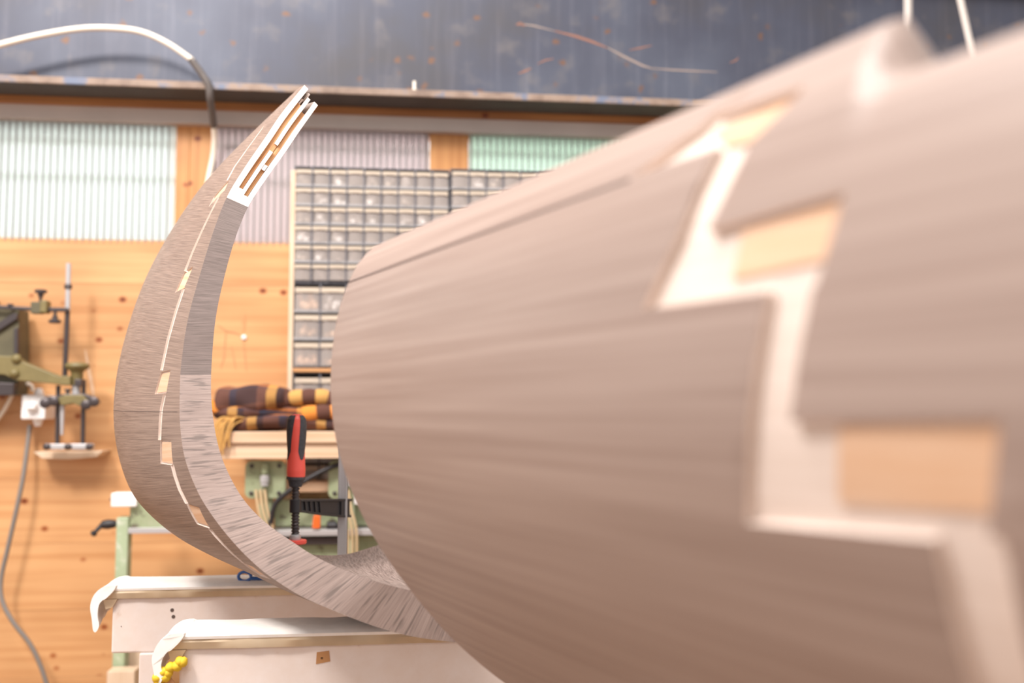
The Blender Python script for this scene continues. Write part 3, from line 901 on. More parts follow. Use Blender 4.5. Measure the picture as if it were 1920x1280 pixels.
# crosshead
ch = fprism('crosshead', 'iron', [(86, 744), (108, 742), (122, 738), (160, 738), (176, 744), (184, 752), (182, 758), (160, 758), (142, 752), (122, 756), (88, 758)], -0.012, 0.03)
fprism('casting', 'olive', [(108, 748), (125, 740), (158, 740), (170, 752), (156, 762), (140, 756), (120, 760)], -0.022, 0.02, ch)
for (x, y) in ((90, 756), (106, 752), (166, 759), (181, 753)):
    p = fp(x, y, -0.012)
    MB().lathe(p, (0, -1, 0), [(0, .012), (.008, .017), (.02, .017), (.024, .010)], 12).build('clamp_screw', 'iron', ch, 40)
p = fp(127, 733, 0.0)
MB().lathe(p, (0, 0, 1), [(-.015, .006), (0, .006), (.003, .012), (.008, .010)], 10).build('thumb_screw', 'iron', gf, 40)
frod('rod', 'iron', (107, 722), (105, 834), 0.0075, 0.012)
frod('rod', 'iron', (155, 712), (153, 834), 0.0075, 0.012)
frod('pin', 'steel', (117, 758), (116, 815), 0.0085, 0.0, 0.005)
fbar = fbox('foot_bar', 'steel', 84, 832, 174, 842, 0.0, 0.02)
for x in (88, 128, 168):
    p = fp(x, 837, 0.0)
    MB().lathe(p, (0, -1, 0), [(0, .012), (.006, .012), (.010, .006)], 10).build('bolt', 'iron', fbar, 40)
for y in (690, 576):
    p = fp(-60, y); MB().box(p.x - .04, p.x + .04, 0.12, FO, p.z - .04, p.z + .04).build('wall_bracket', 'iron', gf, 0, 0.002)
s0_, z1 = wl(62, 847, .10); s1_, z0 = wl(192, 861, .10)
o = MB().prism([(s0_, z1), (s1_, z1 + .002), (s1_ - .02, z0 + .008), (s0_ + .12, z0), (s0_ + .03, z0 + .004)], -.10, 0.0).build('thin_ledge', 'ply', None, 0, 0.002, **WALLKW)
tag(o, 'thin pale chipped wooden ledge under the guide fixture', 'ledge')

# switch box + cables
SB = 0.10
sx, sz = wl(62, 763, SB)
swb = at_wall('switch_box', sx, sz, 0)
tag(swb, 'white plastic rotary switch box on the board wall with cables', 'switch box')
hw = wl(85, 763, SB)[0] - sx; hh = wl(62, 740, SB)[1] - sz
MB().box(-hw, hw, -SB, 0, -hh, hh).build('housing', 'white', swb, 0, 0.006)
MB().lathe((0, -SB, 0), (0, -1, 0), [(0, .020), (.006, .020), (.008, .017)], 20).box(-.016, .016, -SB - .028, -SB - .006, -.006, .010).build('rotary_knob', 'white', swb, 40, 0.002)
for s_ in (1, -1):
    MB().lathe((0, -SB / 2, s_ * hh), (0, 0, s_), [(0, .016), (.012, .016), (.014, .012), (.024, .011)], 12).build('cable_gland', 'white', swb, 40)
pc = [wp(62, 733, .035), wp(58, 722, .04), wp(44, 720, .05), wp(28, 732, .05), wp(14, 758, .04), wp(0, 780, .03), wp(-40, 830, .03), wp(-90, 900, .03), wp(-130, 1000, .03), wp(-140, 1200, .03), wp(-140, 1420, .03)]
cab = MB().tube(catmull(pc, 8), 0.0065, 10).build('supply_cable', 'cable', None, 60, **WALLKW)
tag(cab, 'pale cable looping out of the top of the white switch box', 'cable')
pc = [wp(56, 797, .035), wp(52, 830, .05), wp(44, 890, .07), (wp(32, 950, .08)), wp(14, 1030, .08), wp(2, 1085, .08), wp(4, 1125, .09), wp(24, 1165, .10), wp(55, 1205, .10), wp(75, 1245, .10), wp(92, 1300, .10), wp(105, 1380, .08), wp(110, 1500, .05)]
cab = MB().tube(catmull(pc, 8), 0.0075, 10).build('hanging_cable', 'greycable', None, 60, **WALLKW)
tag(cab, 'grey cable hanging down from the white switch box along the wall', 'cable')
s_, z_ = wl(457, 632, 0.006)
o = MB().lathe((s_, 0, z_), (0, -1, 0), [(0, .009), (.004, .009), (.007, .005)], 12).build('screw_cap', 'white', None, 40, **WALLKW)
tag(o, 'small round white cap on the board wall', 'cap')

def wall_mark(pts, wd, mat, name):
    q = [Vector((wl(x, y)[0], -0.0006, wl(x, y)[1])) for x, y in pts]
    vs = []
    for i, p in enumerate(q):
        t = (q[min(i + 1, len(q) - 1)] - q[max(i - 1, 0)]).normalized()
        nn = Vector((-t.z, 0, t.x)) * (wd / 2 * (0.4 if i in (0, len(q) - 1) else 1))
        vs += [p + nn, p - nn]
    o = MB().add(vs, [(2 * i, 2 * i + 1, 2 * i + 3, 2 * i + 2) for i in range(len(q) - 1)]).build(name, mat, wall, 0)
    return o
wall_mark([(160, 656), (166, 690), (173, 725), (178, 760)], 0.010, 'beam_wood', 'scuff')
wall_mark([(457, 588), (457, 605), (456, 622)], 0.012, 'board', 'scuff')
wall_mark([(407, 608), (424, 620), (440, 623), (455, 630)], 0.003, 'rough_end', 'crack')
wall_mark([(424, 620), (421, 650), (420, 672), (413, 690)], 0.003, 'rough_end', 'crack')
wall_mark([(434, 648), (438, 670), (442, 692)], 0.003, 'rough_end', 'crack')
wall_mark([(457, 636), (459, 665), (462, 695)], 0.003, 'rough_end', 'crack')

# ================================================================ TRESTLES
ZTOP = 0.772
def trestle(corner, length, beam_h, label, depth=0.11, yaw=YAW, holes=(), padded=True, yellow=False, drip=0.09, legx=(0.06,)):
    t = empty('trestle', (corner.x, corner.y, 0), yaw)
    tag(t, label, 'trestle')
    top = corner.z
    cap = 0.024
    ov = 0.02
    bb = MB().box(0, length, 0.006, depth - 0.006, top - cap - beam_h, top - cap).build('beam', 'whitepaint', t, 0, 0.004)
    # cap plank: slightly uneven front edge
    n = 30
    rr = random.Random(int(length * 100) + int(corner.y * 100))
    rows = []
    for i in range(n + 1):
        x = -ov + (length + ov) * i / n
        j = [rr.uniform(-.0015, .0015) for _ in range(4)]
        rows.append([(x, 0 + j[0], top - cap), (x, -.003 + j[1], top - cap * .5), (x, 0 + j[2], top - .004), (x, depth, top - .004 + 0), (x, depth, top - cap)])
    m = MB().grid(rows, closed=True)
    m.add(rows[0], [(0, 1, 2, 3, 4)]).add(rows[-1], [(4, 3, 2, 1, 0)])
    m.build('cap_plank', 'capwood', t, 30)
    if padded:
        # white padding lies on the cap and wraps down over the end
        k = 30
        xs = [length - (length - 0.004) * i / k for i in range(k + 1)]
        rows = []
        for x in xs:
            h = rr.uniform(.0024, .0042)
            rows.append([(x, -.003, top - .007), (x, -.004, top - .002), (x, .004, top + h), (x, depth * .5, top + h * 1.2), (x, depth, top + h), (x, depth, top - .006)])
        m = MB().grid(rows, closed=True)
        m.add(rows[-1], [tuple(range(6))]); m.add(rows[0], [tuple(range(6))])
        m.build('padding', 'cloth', t, 60)
        # padding bundled over the end: outline swept across the width with uneven bulges
        out = [(.010, .004), (-.010, .005), (-.024, -.001), (-.036, -.014), (-.042, -.034), (-.043, -drip * .62), (-.041, -drip * .95), (-.033, -drip * 1.02), (-.026, -drip * .86), (-.028, -drip * .66), (-.024, -.036), (-.016, -.026), (-.008, -.022), (.006, -.008)]
        oc_ = [Vector((x, z, 0)) for x, z in out]
        oc_ = catmull(oc_, 3, closed=True)
        rows = []
        for jy in range(9):
            f = jy / 8
            sh = 1 - 0.10 * (2 * f - 1) ** 4
            ln_ = 1 - 0.35 * f * rr.uniform(.7, 1.2)
            rows.append([(p.x * sh + .0025 * math.sin(p.y * 60 + 5 * f), -.010 + (depth + .012) * f + .002 * math.sin(p.x * 120 + p.y * 70), top + (p.y * ln_ if p.y < -.03 else p.y)) for p in oc_])
        m = MB().grid(rows, closed=True)
        m.add(rows[0], [tuple(range(len(oc_)))]); m.add(rows[-1], [tuple(range(len(oc_)))])
        m.build('padding_end', 'cloth', t, 60)
        MB().prism([(-ov + .002, top - cap - .001), (.012, top - cap - .001), (.002, top - cap - .018), (-.012, top - cap - .022)], 0.0, depth * .5).build('splinter', 'capwood', t, 0)
    if yellow:
        for i in range(9):
            x, z = -.030 + .052 * rr.random(), 0
            f = i / 8
            x = .008 - .042 * f + rr.uniform(-.005, .005); z = top - cap - .016 - .036 * f + rr.uniform(-.005, .005)
            MB().lathe((x, -.004, z), (rr.uniform(-1, 1), .3, 1), [(-.009, .003), (-.005, .008), (0, .0095), (.005, .007), (.009, .003)], 8).build('foam_lump', 'yellow', t, 60)['label'] = 'yellow foam lump'
    for hx, hz, sz_ in holes:
        h = MB().lathe((hx, 0.0065, top - cap - hz), (0, -1, 0), [(0, sz_), (.0012, sz_), (.0013, sz_ * .5)], 10).build('drill_hole', 'gap', bb, 30)
    for lx in list(legx) + [length - 0.1]:
        lg = MB().box(lx, lx + 0.034, 0.0, depth, 0.0, top - cap - beam_h).build('leg', 'whitepaint', t, 0, 0.003)
    MB().box(legx[0] + .034, length - .1, depth * .35, depth * .65, 0.22, 0.3).build('stretcher', 'whitepaint', t, 0, 0.003)
    return t
pr = P(197, 1092, 2.1); pr.z = ZTOP
rt = trestle(Vector((P(212, 1092, 2.1).x, 2.095, ZTOP)), 1.05, 0.117, 'white trestle with one exposed beam end, nearer the board wall', holes=((0.125, 0.028, .004), (0.128, 0.042, .004), (0.02, 0.06, .001)), depth=0.11)
ft = trestle(Vector((P(338, 1177, 1.66).x, 1.655, ZTOP)), 0.80, 0.20, 'white trestle with yellow foam lumps under its padded end', yellow=True, depth=0.10, drip=0.075, holes=((0.238, 0.022, .0045),), legx=(-0.034,))
MB().prism([(-.032, .53), (-.001, .53), (-.001, .69), (-.030, .722)], -.0015, .0).build('bare_patch', 'rough_end', ft, 0)['label'] = 'bare brown wood patch'
MB().prism([(.229, ZTOP - .036), (.250, ZTOP - .034), (.252, ZTOP - .052), (.228, ZTOP - .056)], .0052, .0062).build('chipped_spot', 'slotfloor', ft, 0)

# ================================================================ SURFACE TOOLS
def seg_in_poly(pt, poly):
    x, y = pt; c = False
    n = len(poly); j = n - 1
    for i in range(n):
        xi, yi = poly[i]; xj, yj = poly[j]
        if (yi > y) != (yj > y) and x < (xj - xi) * (y - yi) / (yj - yi) + xi:
            c = not c
        j = i
    return c
class Surf:
    """parametric surface S(a,b) with outward normal; can look up (a,b) of a pixel"""
    def __init__(self, fn, a0, a1, na, b0, b1, nb, sign=1):
        self.fn, self.sign = fn, sign
        self.a = [a0 + (a1 - a0) * i / na for i in range(na + 1)]
        self.b = [b0 + (b1 - b0) * i / nb for i in range(nb + 1)]
        self.na, self.nb = na, nb
        self.g = [[fn(x, y) for y in self.b] for x in self.a]
        vs = [p for r in self.g for p in r]
        fs = []
        for i in range(na):
            for j in range(nb):
                k = i * (nb + 1) + j
                fs.append((k, k + 1, k + nb + 2, k + nb + 1))
        self.bvh = BVHTree.FromPolygons(vs, fs)
    def pix(self, px, py):
        hit = self.bvh.ray_cast(CAM, ray(px, py).normalized())
        if hit[0] is None:
            co, no, idx, ds = self.bvh.find_nearest(P(px, py, 1.7))
            h = co
        else:
            h, _, idx, _ = hit
        i, j = divmod(idx, self.nb)
        best = None
        N = 12
        for u in range(N + 1):
            for v in range(N + 1):
                a = self.a[i] + (self.a[i + 1] - self.a[i]) * u / N
                b = self.b[j] + (self.b[j + 1] - self.b[j]) * v / N
                d = (self.fn(a, b) - h).length_squared
                if best is None or d < best[0]:
                    best = (d, a, b)
        return best[1], best[2]
    def nrm(self, a, b, ea=1e-3, eb=1e-3):
        da = self.fn(a + ea, b) - self.fn(a - ea, b)
        db = self.fn(a, b + eb) - self.fn(a, b - eb)
        n = da.cross(db)
        return n.normalized() * self.sign if n.length > 0 else Vector((0, 0, 1))
def densify(poly, step):
    out = []
    n = len(poly)
    for i in range(n):
        p, q = Vector(poly[i]), Vector(poly[(i + 1) % n])
        k = max(1, int((q - p).length / step))
        out += [tuple(p + (q - p) * (j / k)) for j in range(k)]
    return out
def cut_skin(S, A, B, sa_, sb_, holes, a_lines, b_lines, cls, uvf, thick, mats, namef, parent):
    """veneer over S: param grid A x B, open where holes are; pieces split along param lines. sa_, sb_ scale params to metres."""
    pts, edges = [], []
    def addp(a, b):
        pts.append(Vector((a * sa_, b * sb_))); return len(pts) - 1
    g = [[addp(a, b) for b in B] for a in A]
    ne = lambda i, j: edges.append((i, j))
    for i in range(len(A) - 1):
        ne(g[i][0], g[i + 1][0]); ne(g[i][-1], g[i + 1][-1])
    for j in range(len(B) - 1):
        ne(g[0][j], g[0][j + 1]); ne(g[-1][j], g[-1][j + 1])
    for h in holes:
        ids = [addp(*p) for p in h]
        for i in range(len(ids)): ne(ids[i], ids[(i + 1) % len(ids)])
    for a in a_lines:
        ids = [addp(a, b) for b in B]
        for i0, i1 in zip(ids, ids[1:]): ne(i0, i1)
    for b in b_lines:
        ids = [addp(a, b) for a in A]
        for i0, i1 in zip(ids, ids[1:]): ne(i0, i1)
    r = delaunay_2d_cdt(pts, edges, [], 0, 1e-6)
    vco, tris = r[0], r[2]
    vco = [(p.x / sa_, p.y / sb_) for p in vco]
    tris = [t for t in tris if len(t) == 3]
    keep = []
    boxes = [(min(p[0] for p in h), max(p[0] for p in h), min(p[1] for p in h), max(p[1] for p in h)) for h in holes]
    eps = 1e-9
    for t in tris:
        ca = sum(vco[i][0] for i in t) / 3; cb2 = sum(vco[i][1] for i in t) / 3
        ins = False
        for h, bx in zip(holes, boxes):
            if bx[0] <= ca <= bx[1] and bx[2] <= cb2 <= bx[3] and seg_in_poly((ca, cb2), h):
                ins = True; break
        if not ins: keep.append((t, cls(ca, cb2)))
    # connected pieces
    em = {}
    for k, (t, c) in enumerate(keep):
        for x in range(3):
            e = tuple(sorted((t[x], t[(x + 1) % 3])))
            em.setdefault(e, []).append(k)
    comp = [-1] * len(keep); nc = 0
    for k in range(len(keep)):
        if comp[k] >= 0: continue
        stack = [k]; comp[k] = nc
        while stack:
            q = stack.pop()
            t, c = keep[q]
            for x in range(3):
                for o in em[tuple(sorted((t[x], t[(x + 1) % 3])))]:
                    if comp[o] < 0 and keep[o][1] == c:
                        comp[o] = nc; stack.append(o)
        nc += 1
    cache = {}
    def co(i):
        if i not in cache:
            a, b = vco[i]
            cache[i] = (S.fn(a, b), S.nrm(a, b))
        return cache[i]
    objs = []
    for c in range(nc):
        tl = [keep[k][0] for k in range(len(keep)) if comp[k] == c]
        if len(tl) < 1: continue
        mp, vs, fs, mi = {}, [], [], []
        def vid(i, lo):
            if (i, lo) not in mp:
                p, n = co(i); mp[(i, lo)] = len(vs); vs.append(p - n * (thick if lo else 0))
            return mp[(i, lo)]
        cnt = {}
        for t in tl:
            for x in range(3):
                e = (t[x], t[(x + 1) % 3]); cnt[e] = 1
        flip = None
        t = tl[0]
        n = (co(t[1])[0] - co(t[0])[0]).cross(co(t[2])[0] - co(t[0])[0])
        fl_ = n.dot(co(t[0])[1]) < 0
        b = MB()
        for t in tl:
            tt = t if not fl_ else t[::-1]
            fs.append([vid(i, 0) for i in tt]); mi.append(0)
        for (i, j) in cnt:
            if (j, i) not in cnt:
                q = [vid(i, 0), vid(i, 1), vid(j, 1), vid(j, 0)]
                fs.append(q if not fl_ else q[::-1]); mi.append(1)
        inv = {v: k for k, v in mp.items()}
        uvs = [uvf(*vco[inv[k][0]]) for k in range(len(vs))]
        b.v = [tuple(p) for p in vs]
        b.f = fs; b.mi = mi
        b.uv = [[uvs[i] for i in f] for f in fs]
        me = b.mesh('skin', mats, 40, fix=False)
        o = bpy.data.objects.new(namef(c), me)
        col.objects.link(o); o.parent = parent
        objs.append(o)
    return objs
def patch(S, quad, off, thick, mat, name, parent, uvf, n=10):
    """plate following S over a quad given in params (four corners), raised to off"""
    q = [Vector(p) for p in quad]
    def row(lift):
        out, uv = [], []
        for i in range(n + 1):
            l, r = q[0].lerp(q[3], i / n), q[1].lerp(q[2], i / n)
            rr_, ur = [], []
            for j in range(n + 1):
                p = l.lerp(r, j / n)
                rr_.append(S.fn(p.x, p.y) + S.nrm(p.x, p.y) * lift); ur.append(uvf(p.x, p.y))
            out.append(rr_); uv.append(ur)
        return out, uv
    t, tu = row(off); bt, bu = row(off - thick)
    b = MB().grid(t, tu).grid(bt, bu)
    bd = [(0, j) for j in range(n)] + [(i, n) for i in range(n)] + [(n, j) for j in range(n, 0, -1)] + [(i, 0) for i in range(n, 0, -1)]
    vs = [t[i][j] for i, j in bd] + [bt[i][j] for i, j in bd]
    uv = [tu[i][j] for i, j in bd] * 2
    k = len(bd)
    b.add(vs, [(i, (i + 1) % k, (i + 1) % k + k, i + k) for i in range(k)], uv)
    return b.build(name, mat, parent, 40)

# ================================================================ ARCHED SHELL (in focus)
fo = [(570, 160), (528, 212), (497, 258), (458, 315), (425, 370), (398, 440), (372, 525), (352, 600), (340, 680), (337, 740), (338, 800), (347, 860), (370, 920), (397, 965), (432, 1010), (470, 1050), (510, 1083), (570, 1120), (640, 1150), (700, 1173), (760, 1190), (820, 1200), (875, 1205), (950, 1205)]
fi = [(600, 192), (562, 245), (535, 285), (497, 338), (465, 388), (440, 450), (418, 530), (404, 600), (397, 680), (396, 740), (402, 800), (415, 855), (440, 910), (468, 950), (505, 985), (545, 1013), (590, 1042), (645, 1068), (700, 1088), (750, 1102), (800, 1112), (850, 1118), (900, 1120), (965, 1118)]
fm = [(557, 168), (500, 222), (458, 263), (405, 318), (362, 372), (318, 440), (280, 512), (252, 585), (230, 665), (219, 735), (218, 800), (228, 865), (250, 925), (285, 968), (335, 1008), (395, 1040), (455, 1066), (520, 1094), (580, 1112), (640, 1125), (690, 1131), (740, 1133), (790, 1133), (850, 1130)]
fr = [(552, 178), (495, 240), (455, 285), (408, 340), (370, 395), (332, 460), (300, 530), (275, 600), (256, 672), (246, 735), (246, 792), (258, 845), (286, 898), (324, 943), (374, 985), (428, 1018), (478, 1046), (525, 1066), (575, 1076), (625, 1078), (672, 1070), (720, 1058), (765, 1043), (825, 1022)]
NR = len(fo)
FO_, FI_, FM_, FR_ = [], [], [], []
for i in range(NR):
    dF = 1.80 - 0.25 * min(1, i / 18)
    FO_.append(P(*fo[i], dF)); FI_.append(P(*fi[i], dF))
    FM_.append(P(*fm[i], dF + 0.30)); FR_.append(P(*fr[i], dF + 0.62))
def cr(arr, t):
    k = len(arr)
    i = max(0, min(k - 2, int(math.floor(t)))); u = t - i
    p1, p2 = arr[i], arr[i + 1]
    p0 = arr[i - 1] if i > 0 else p1 * 2 - p2
    p3 = arr[i + 2] if i + 2 < k else p2 * 2 - p1
    return 0.5 * ((2 * p1) + (p2 - p0) * u + (2 * p0 - 5 * p1 + 4 * p2 - p3) * u * u + (3 * p1 - p0 - 3 * p2 + p3) * u ** 3)
def arch_out(t, w):
    a, m, r = cr(FO_, t), cr(FM_, t), cr(FR_, t)
    return a * ((w - 1) * (w - 2) / 2) + m * (w * (2 - w)) + r * (w * (w - 1) / 2)
def arch_in(t, w):
    T = cr(FI_, t) - cr(FO_, t)
    return arch_out(t, w) + T * (1 - 0.10 * w)
AL = [0.0]
for i in range(NR * 8 - 8):
    AL.append(AL[-1] + (cr(FO_, (i + 1) / 8) - cr(FO_, i / 8)).length)
def alen(t):
    x = max(0, min(len(AL) - 1.001, t * 8)); i = int(x); return AL[i] + (AL[i + 1] - AL[i]) * (x - i)
TE = NR - 1
T0 = 4.0           # raw joint end runs from 0 to 4
AS = Surf(arch_out, 0, TE, 138, 0, 2, 40)
if AS.nrm(9, 0.5).x > 0: AS.sign = -1
auv = lambda a, b: (alen(a), b * 0.31)
arch = empty('arched_shell', (arch_out(TE - 1, 0.9).x, arch_out(TE - 1, 0.9).y, ZTOP))
tag(arch, 'curved smoked-oak shell rising from the trestles to a slotted pale tip', 'shell')
def child(o):
    o.parent = arch
    o.matrix_parent_inverse = Matrix.Translation(-Vector(arch.location))
    return o
KEYS = [[(431, 335), (421, 357), (391, 388), (401, 369)],
        [(345, 510), (362, 499), (345, 540), (328, 549)],
        [(302, 697), (320, 693), (312, 736), (290, 739)],
        [(301, 824), (321, 825), (325, 872), (301, 868)],
        [(349, 943), (373, 951), (394, 991), (369, 982)],
        [(453, 1054), (474, 1062), (508, 1086), (488, 1079)]]
SEAMS = [[(556, 168), (530, 196), (510, 214), (490, 243), (465, 277), (440, 312), (426, 338)],
         [(412, 366), (396, 396), (378, 434), (360, 474), (347, 508)],
         [(345, 538), (330, 583), (315, 636), (303, 694)],
         [(309, 737), (303, 765), (300, 795), (299, 825)],
         [(323, 871), (328, 892), (337, 917), (350, 944)],
         [(393, 990), (405, 1005), (420, 1022), (438, 1040), (456, 1055)]]
holes, kuv = [], []
for kq in KEYS:
    q = [AS.pix(*p) for p in kq]
    kuv.append(q); holes.append(densify(q, 0.25))
for sm_ in SEAMS:
    q = [Vector(AS.pix(*p)) for p in sm_]
    lft = [tuple(p + Vector((0, -0.016))) for p in q]; rgt = [tuple(p + Vector((0, 0.016))) for p in q]
    lft = [(a, max(0.004, b)) for a, b in lft]; rgt = [(a, max(0.03, b)) for a, b in rgt]
    holes.append(lft + rgt[::-1])
tcrack = AS.pix(280, 771)[0]
crack = [(tcrack - .02, 0.005), (tcrack + .02, 0.005), (tcrack + .012, 1.95), (tcrack - .012, 1.95)]
A = [TE * i / 150 for i in range(151)]
B = [2 * j / 36 for j in range(37)]
SK = 0.004
for o in cut_skin(AS, A, B, 0.07, 0.31, holes, [tcrack], [], lambda a, b: int(a > tcrack), auv, SK, ['oak', 'pale'], lambda c: 'veneer', None):
    child(o)
# core below the veneer
rows, uvs = [], []
for a in A:
    rows.append([AS.fn(a, b) - AS.nrm(a, b) * SK for b in B]); uvs.append([auv(a, b) for b in B])
child(MB().grid(rows, uvs).build('core', 'pale', None, 60))['label'] = 'pale raw core wood showing in the open joints'
for i, q in enumerate(kuv):
    c = sum((Vector(p) for p in q), Vector((0, 0))) / 4
    q2 = [c + (Vector(p) - c) * 0.86 for p in q]
    child(patch(AS, [tuple(p) for p in q2], -0.0022, 0.002, 'key', 'key', None, auv, 6))
child(patch(AS, [(tcrack - .006, 0.02), (tcrack + .006, 0.02), (tcrack + .006, 1.9), (tcrack - .006, 1.9)], 0.0004, 0.001, 'gap', 'joint_line', None, auv, 20))
# body blocks: front edge face + inside + rear rim, split along the length
cuts = [T0, 8.35, 11.2, 14.6, 18.3, TE]
for k in range(len(cuts) - 1):
    a0, a1 = cuts[k], cuts[k + 1]
    n = max(6, int((a1 - a0) * 6))
    m = MB()
    ts = [a0 + (a1 - a0) * i / n for i in range(n + 1)]
    TH = 6
    rows = [[arch_out(t, 0).lerp(arch_in(t, 0), j / TH) for j in range(TH + 1)] for t in ts]
    uvs = [[(alen(t), j / TH * 0.07) for j in range(TH + 1)] for t in ts]
    m.grid(rows, uvs, 0)
    rows = [[arch_in(t, w_) for w_ in [2 * j / 18 for j in range(19)]] for t in ts]
    uvs = [[(alen(t), 0.1 + j / 18 * 0.62) for j in range(19)] for t in ts]
    m.grid(rows, uvs, 1)
    rows = [[arch_in(t, 2).lerp(arch_out(t, 2), j / TH) for j in range(TH + 1)] for t in ts]
    uvs = [[(alen(t), 0.8 + j / TH * 0.07) for j in range(TH + 1)] for t in ts]
    m.grid(rows, uvs, 0)
    if k == len(cuts) - 2:
        rows = [[arch_out(TE, w_).lerp(arch_in(TE, w_), j / TH) for j in range(TH + 1)] for w_ in [2 * j / 18 for j in range(19)]]
        m.grid(rows, [[(j * .01, w_ * .02) for j in range(TH + 1)] for w_ in range(19)], 0)
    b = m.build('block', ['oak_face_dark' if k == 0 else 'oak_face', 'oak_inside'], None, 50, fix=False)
    child(b)
# raw jointed tip
def arch_pt(t, f, w_):          # f across thickness
    return arch_out(t, w_).lerp(arch_in(t, w_), f)
def tip_piece(name, mat, t0, t1, f0, f1, w0, w1, taper=0.0, n=18):
    m = MB()
    ts = [t0 + (t1 - t0) * i / n for i in range(n + 1)]
    rows, uvs = [], []
    for t in ts:
        rows.append([arch_pt(t, f0, w0), arch_pt(t, f1, w0), arch_pt(t, f1, w1), arch_pt(t, f0, w1)])
        uvs.append([(f0 * .08, alen(t)), (f1 * .08, alen(t)), (f1 * .08 + .03, alen(t)), (f0 * .08 + .03, alen(t))])
    m.grid(rows, uvs, closed=True)
    m.add(rows[0], [(0, 1, 2, 3)], uvs[0]); m.add(rows[-1], [(3, 2, 1, 0)], uvs[-1])
    return child(m.build(name, mat, None, 40))
e_ = 0.0
tip_piece('tongue', 'pale', -0.02, T0, e_, 0.25, 0, 2)
tip_piece('tongue', 'pale', 0.15, 1.98, 0.44, 0.60, 0.0, 2)
tip_piece('tongue', 'pale', 2.22, 3.3, 0.44, 0.60, 0.0, 2)
tip_piece('tongue', 'pale', 0.10, T0, 0.79, 1.0, 0, 2)
tip_piece('tongue_base', 'pale', 3.58, T0, 0.25, 0.44, 0.0, 2)
tip_piece('tongue_base', 'pale', 3.72, T0, 0.60, 0.79, 0.0, 2)
tip_piece('tongue_base', 'pale', 3.3, T0, 0.44, 0.60, 0.0, 2)
tip_piece('slot_floor', 'slotfloor', 0.45, 3.6, 0.25, 0.44, 0.014, 1.9)
tip_piece('slot_floor', 'slotfloor', 0.55, 3.74, 0.60, 0.79, 0.014, 1.9)
tip_piece('slot_floor', 'slotfloor', 1.97, 2.23, 0.44, 0.60, 0.010, 1.9)
tip_piece('splinter', 'pale', 2.62, 2.78, 0.62, 0.76, 0.0, 0.1)
tip_piece('splinter', 'pale', 0.28, 0.5, 0.30, 0.38, 0.03, 0.2)
tip_piece('splinter', 'pale', 0.02, 0.3, 0.40, 0.5, 0.12, 0.3)

# ================================================================ LARGE TUBE (foreground)
TA = Vector((-0.47, 0.88, 0)).normalized()
TB = Vector((0.88, 0.47, 0)).normalized()
P1 = P(621, 720, 1.32)
def sect(px, py):
    r = ray(px, py)
    t = (P1 - CAM).dot(TA) / r.dot(TA)
    q = CAM + r * t - P1
    return Vector((q.dot(TB), q.z))
secpx = [(1120, 1300), (1000, 1235), (905, 1155), (825, 1060), (757, 960), (712, 868), (690, 780), (686, 690), (697, 610), (722, 550), (738, 505), (734, 472), (712, 456), (688, 475), (664, 508), (636, 585), (622, 690), (626, 790), (648, 885), (694, 992), (766, 1100), (858, 1206), (965, 1293), (1090, 1362), (1150, 1380), (1165, 1340)]
sec = catmull([(*sect(x, y), 0) for x, y in secpx], 8, closed=True)
sec = [Vector((p.x, p.y)) for p in sec]
# arclength resample
cum = [0.0]
for i in range(len(sec)):
    cum.append(cum[-1] + (sec[(i + 1) % len(sec)] - sec[i]).length)
PER = cum[-1]
def secat(v):
    x = (v % 1.0) * PER
    lo, hi = 0, len(cum) - 1
    while hi - lo > 1:
        md = (lo + hi) // 2
        if cum[md] <= x: lo = md
        else: hi = md
    f = (x - cum[lo]) / (cum[lo + 1] - cum[lo])
    return sec[lo % len(sec)].lerp(sec[(lo + 1) % len(sec)], f)
CEN = Vector((0.29, -0.09))
ZREL = 1.15 - P1.z      # camera height relative to section origin
QN = 0.895
def sstep(x, a, b):
    t = max(0, min(1, (x - a) / (b - a))); return t * t * (3 - 2 * t)
def tube_fn(q, v):
    s = secat(v)
    if q < 0:
        k = 1 - 0.06 * (min(1, -q / 0.03)) ** 2
        s = CEN + (s - CEN) * k
    z = s.y
    zc = z - ZREL
    z0 = 0.135
    if zc > z0:
        z -= 0.040 * min(1.4, (zc - z0) / 0.102) ** 2 * sstep(q, QN, QN + 0.022)
    return P1 + TB * s.x + Vector((0, 0, z)) - TA * q
Q1 = 1.30
TS = Surf(tube_fn, -0.03, Q1, 160, 0.0, 1.0, 170)
vm_ = TS.pix(1000, 700)
if TS.nrm(*vm_).y > 0: TS.sign = -1
tuv = lambda a, b: (b * PER, a)
tub = empty('tubular_form', (tube_fn(0.3, 0.9).x, tube_fn(0.3, 0.9).y, 0.66))
tag(tub, 'large smoked-oak tubular form with a stepped pale open joint', 'wooden form')
def tchild(o):
    o.parent = tub
    o.matrix_parent_inverse = Matrix.Translation(-Vector(tub.location))
    return o
HP = [(1412, 160), (1345, 216), (1515, 160), (1412, 262), (1408, 264), (1328, 431), (1582, 362), (1530, 536), (1525, 538), (1480, 790), (1875, 785), (1852, 1005), (1884, 1010), (1940, 1278), (1812, 1278), (1752, 1014), (1398, 982), (1400, 800), (1440, 548), (1205, 580), (1272, 440), (1345, 276), (1183, 334), (1313, 236), (1392, 170)]
hq = [TS.pix(*p) for p in HP]
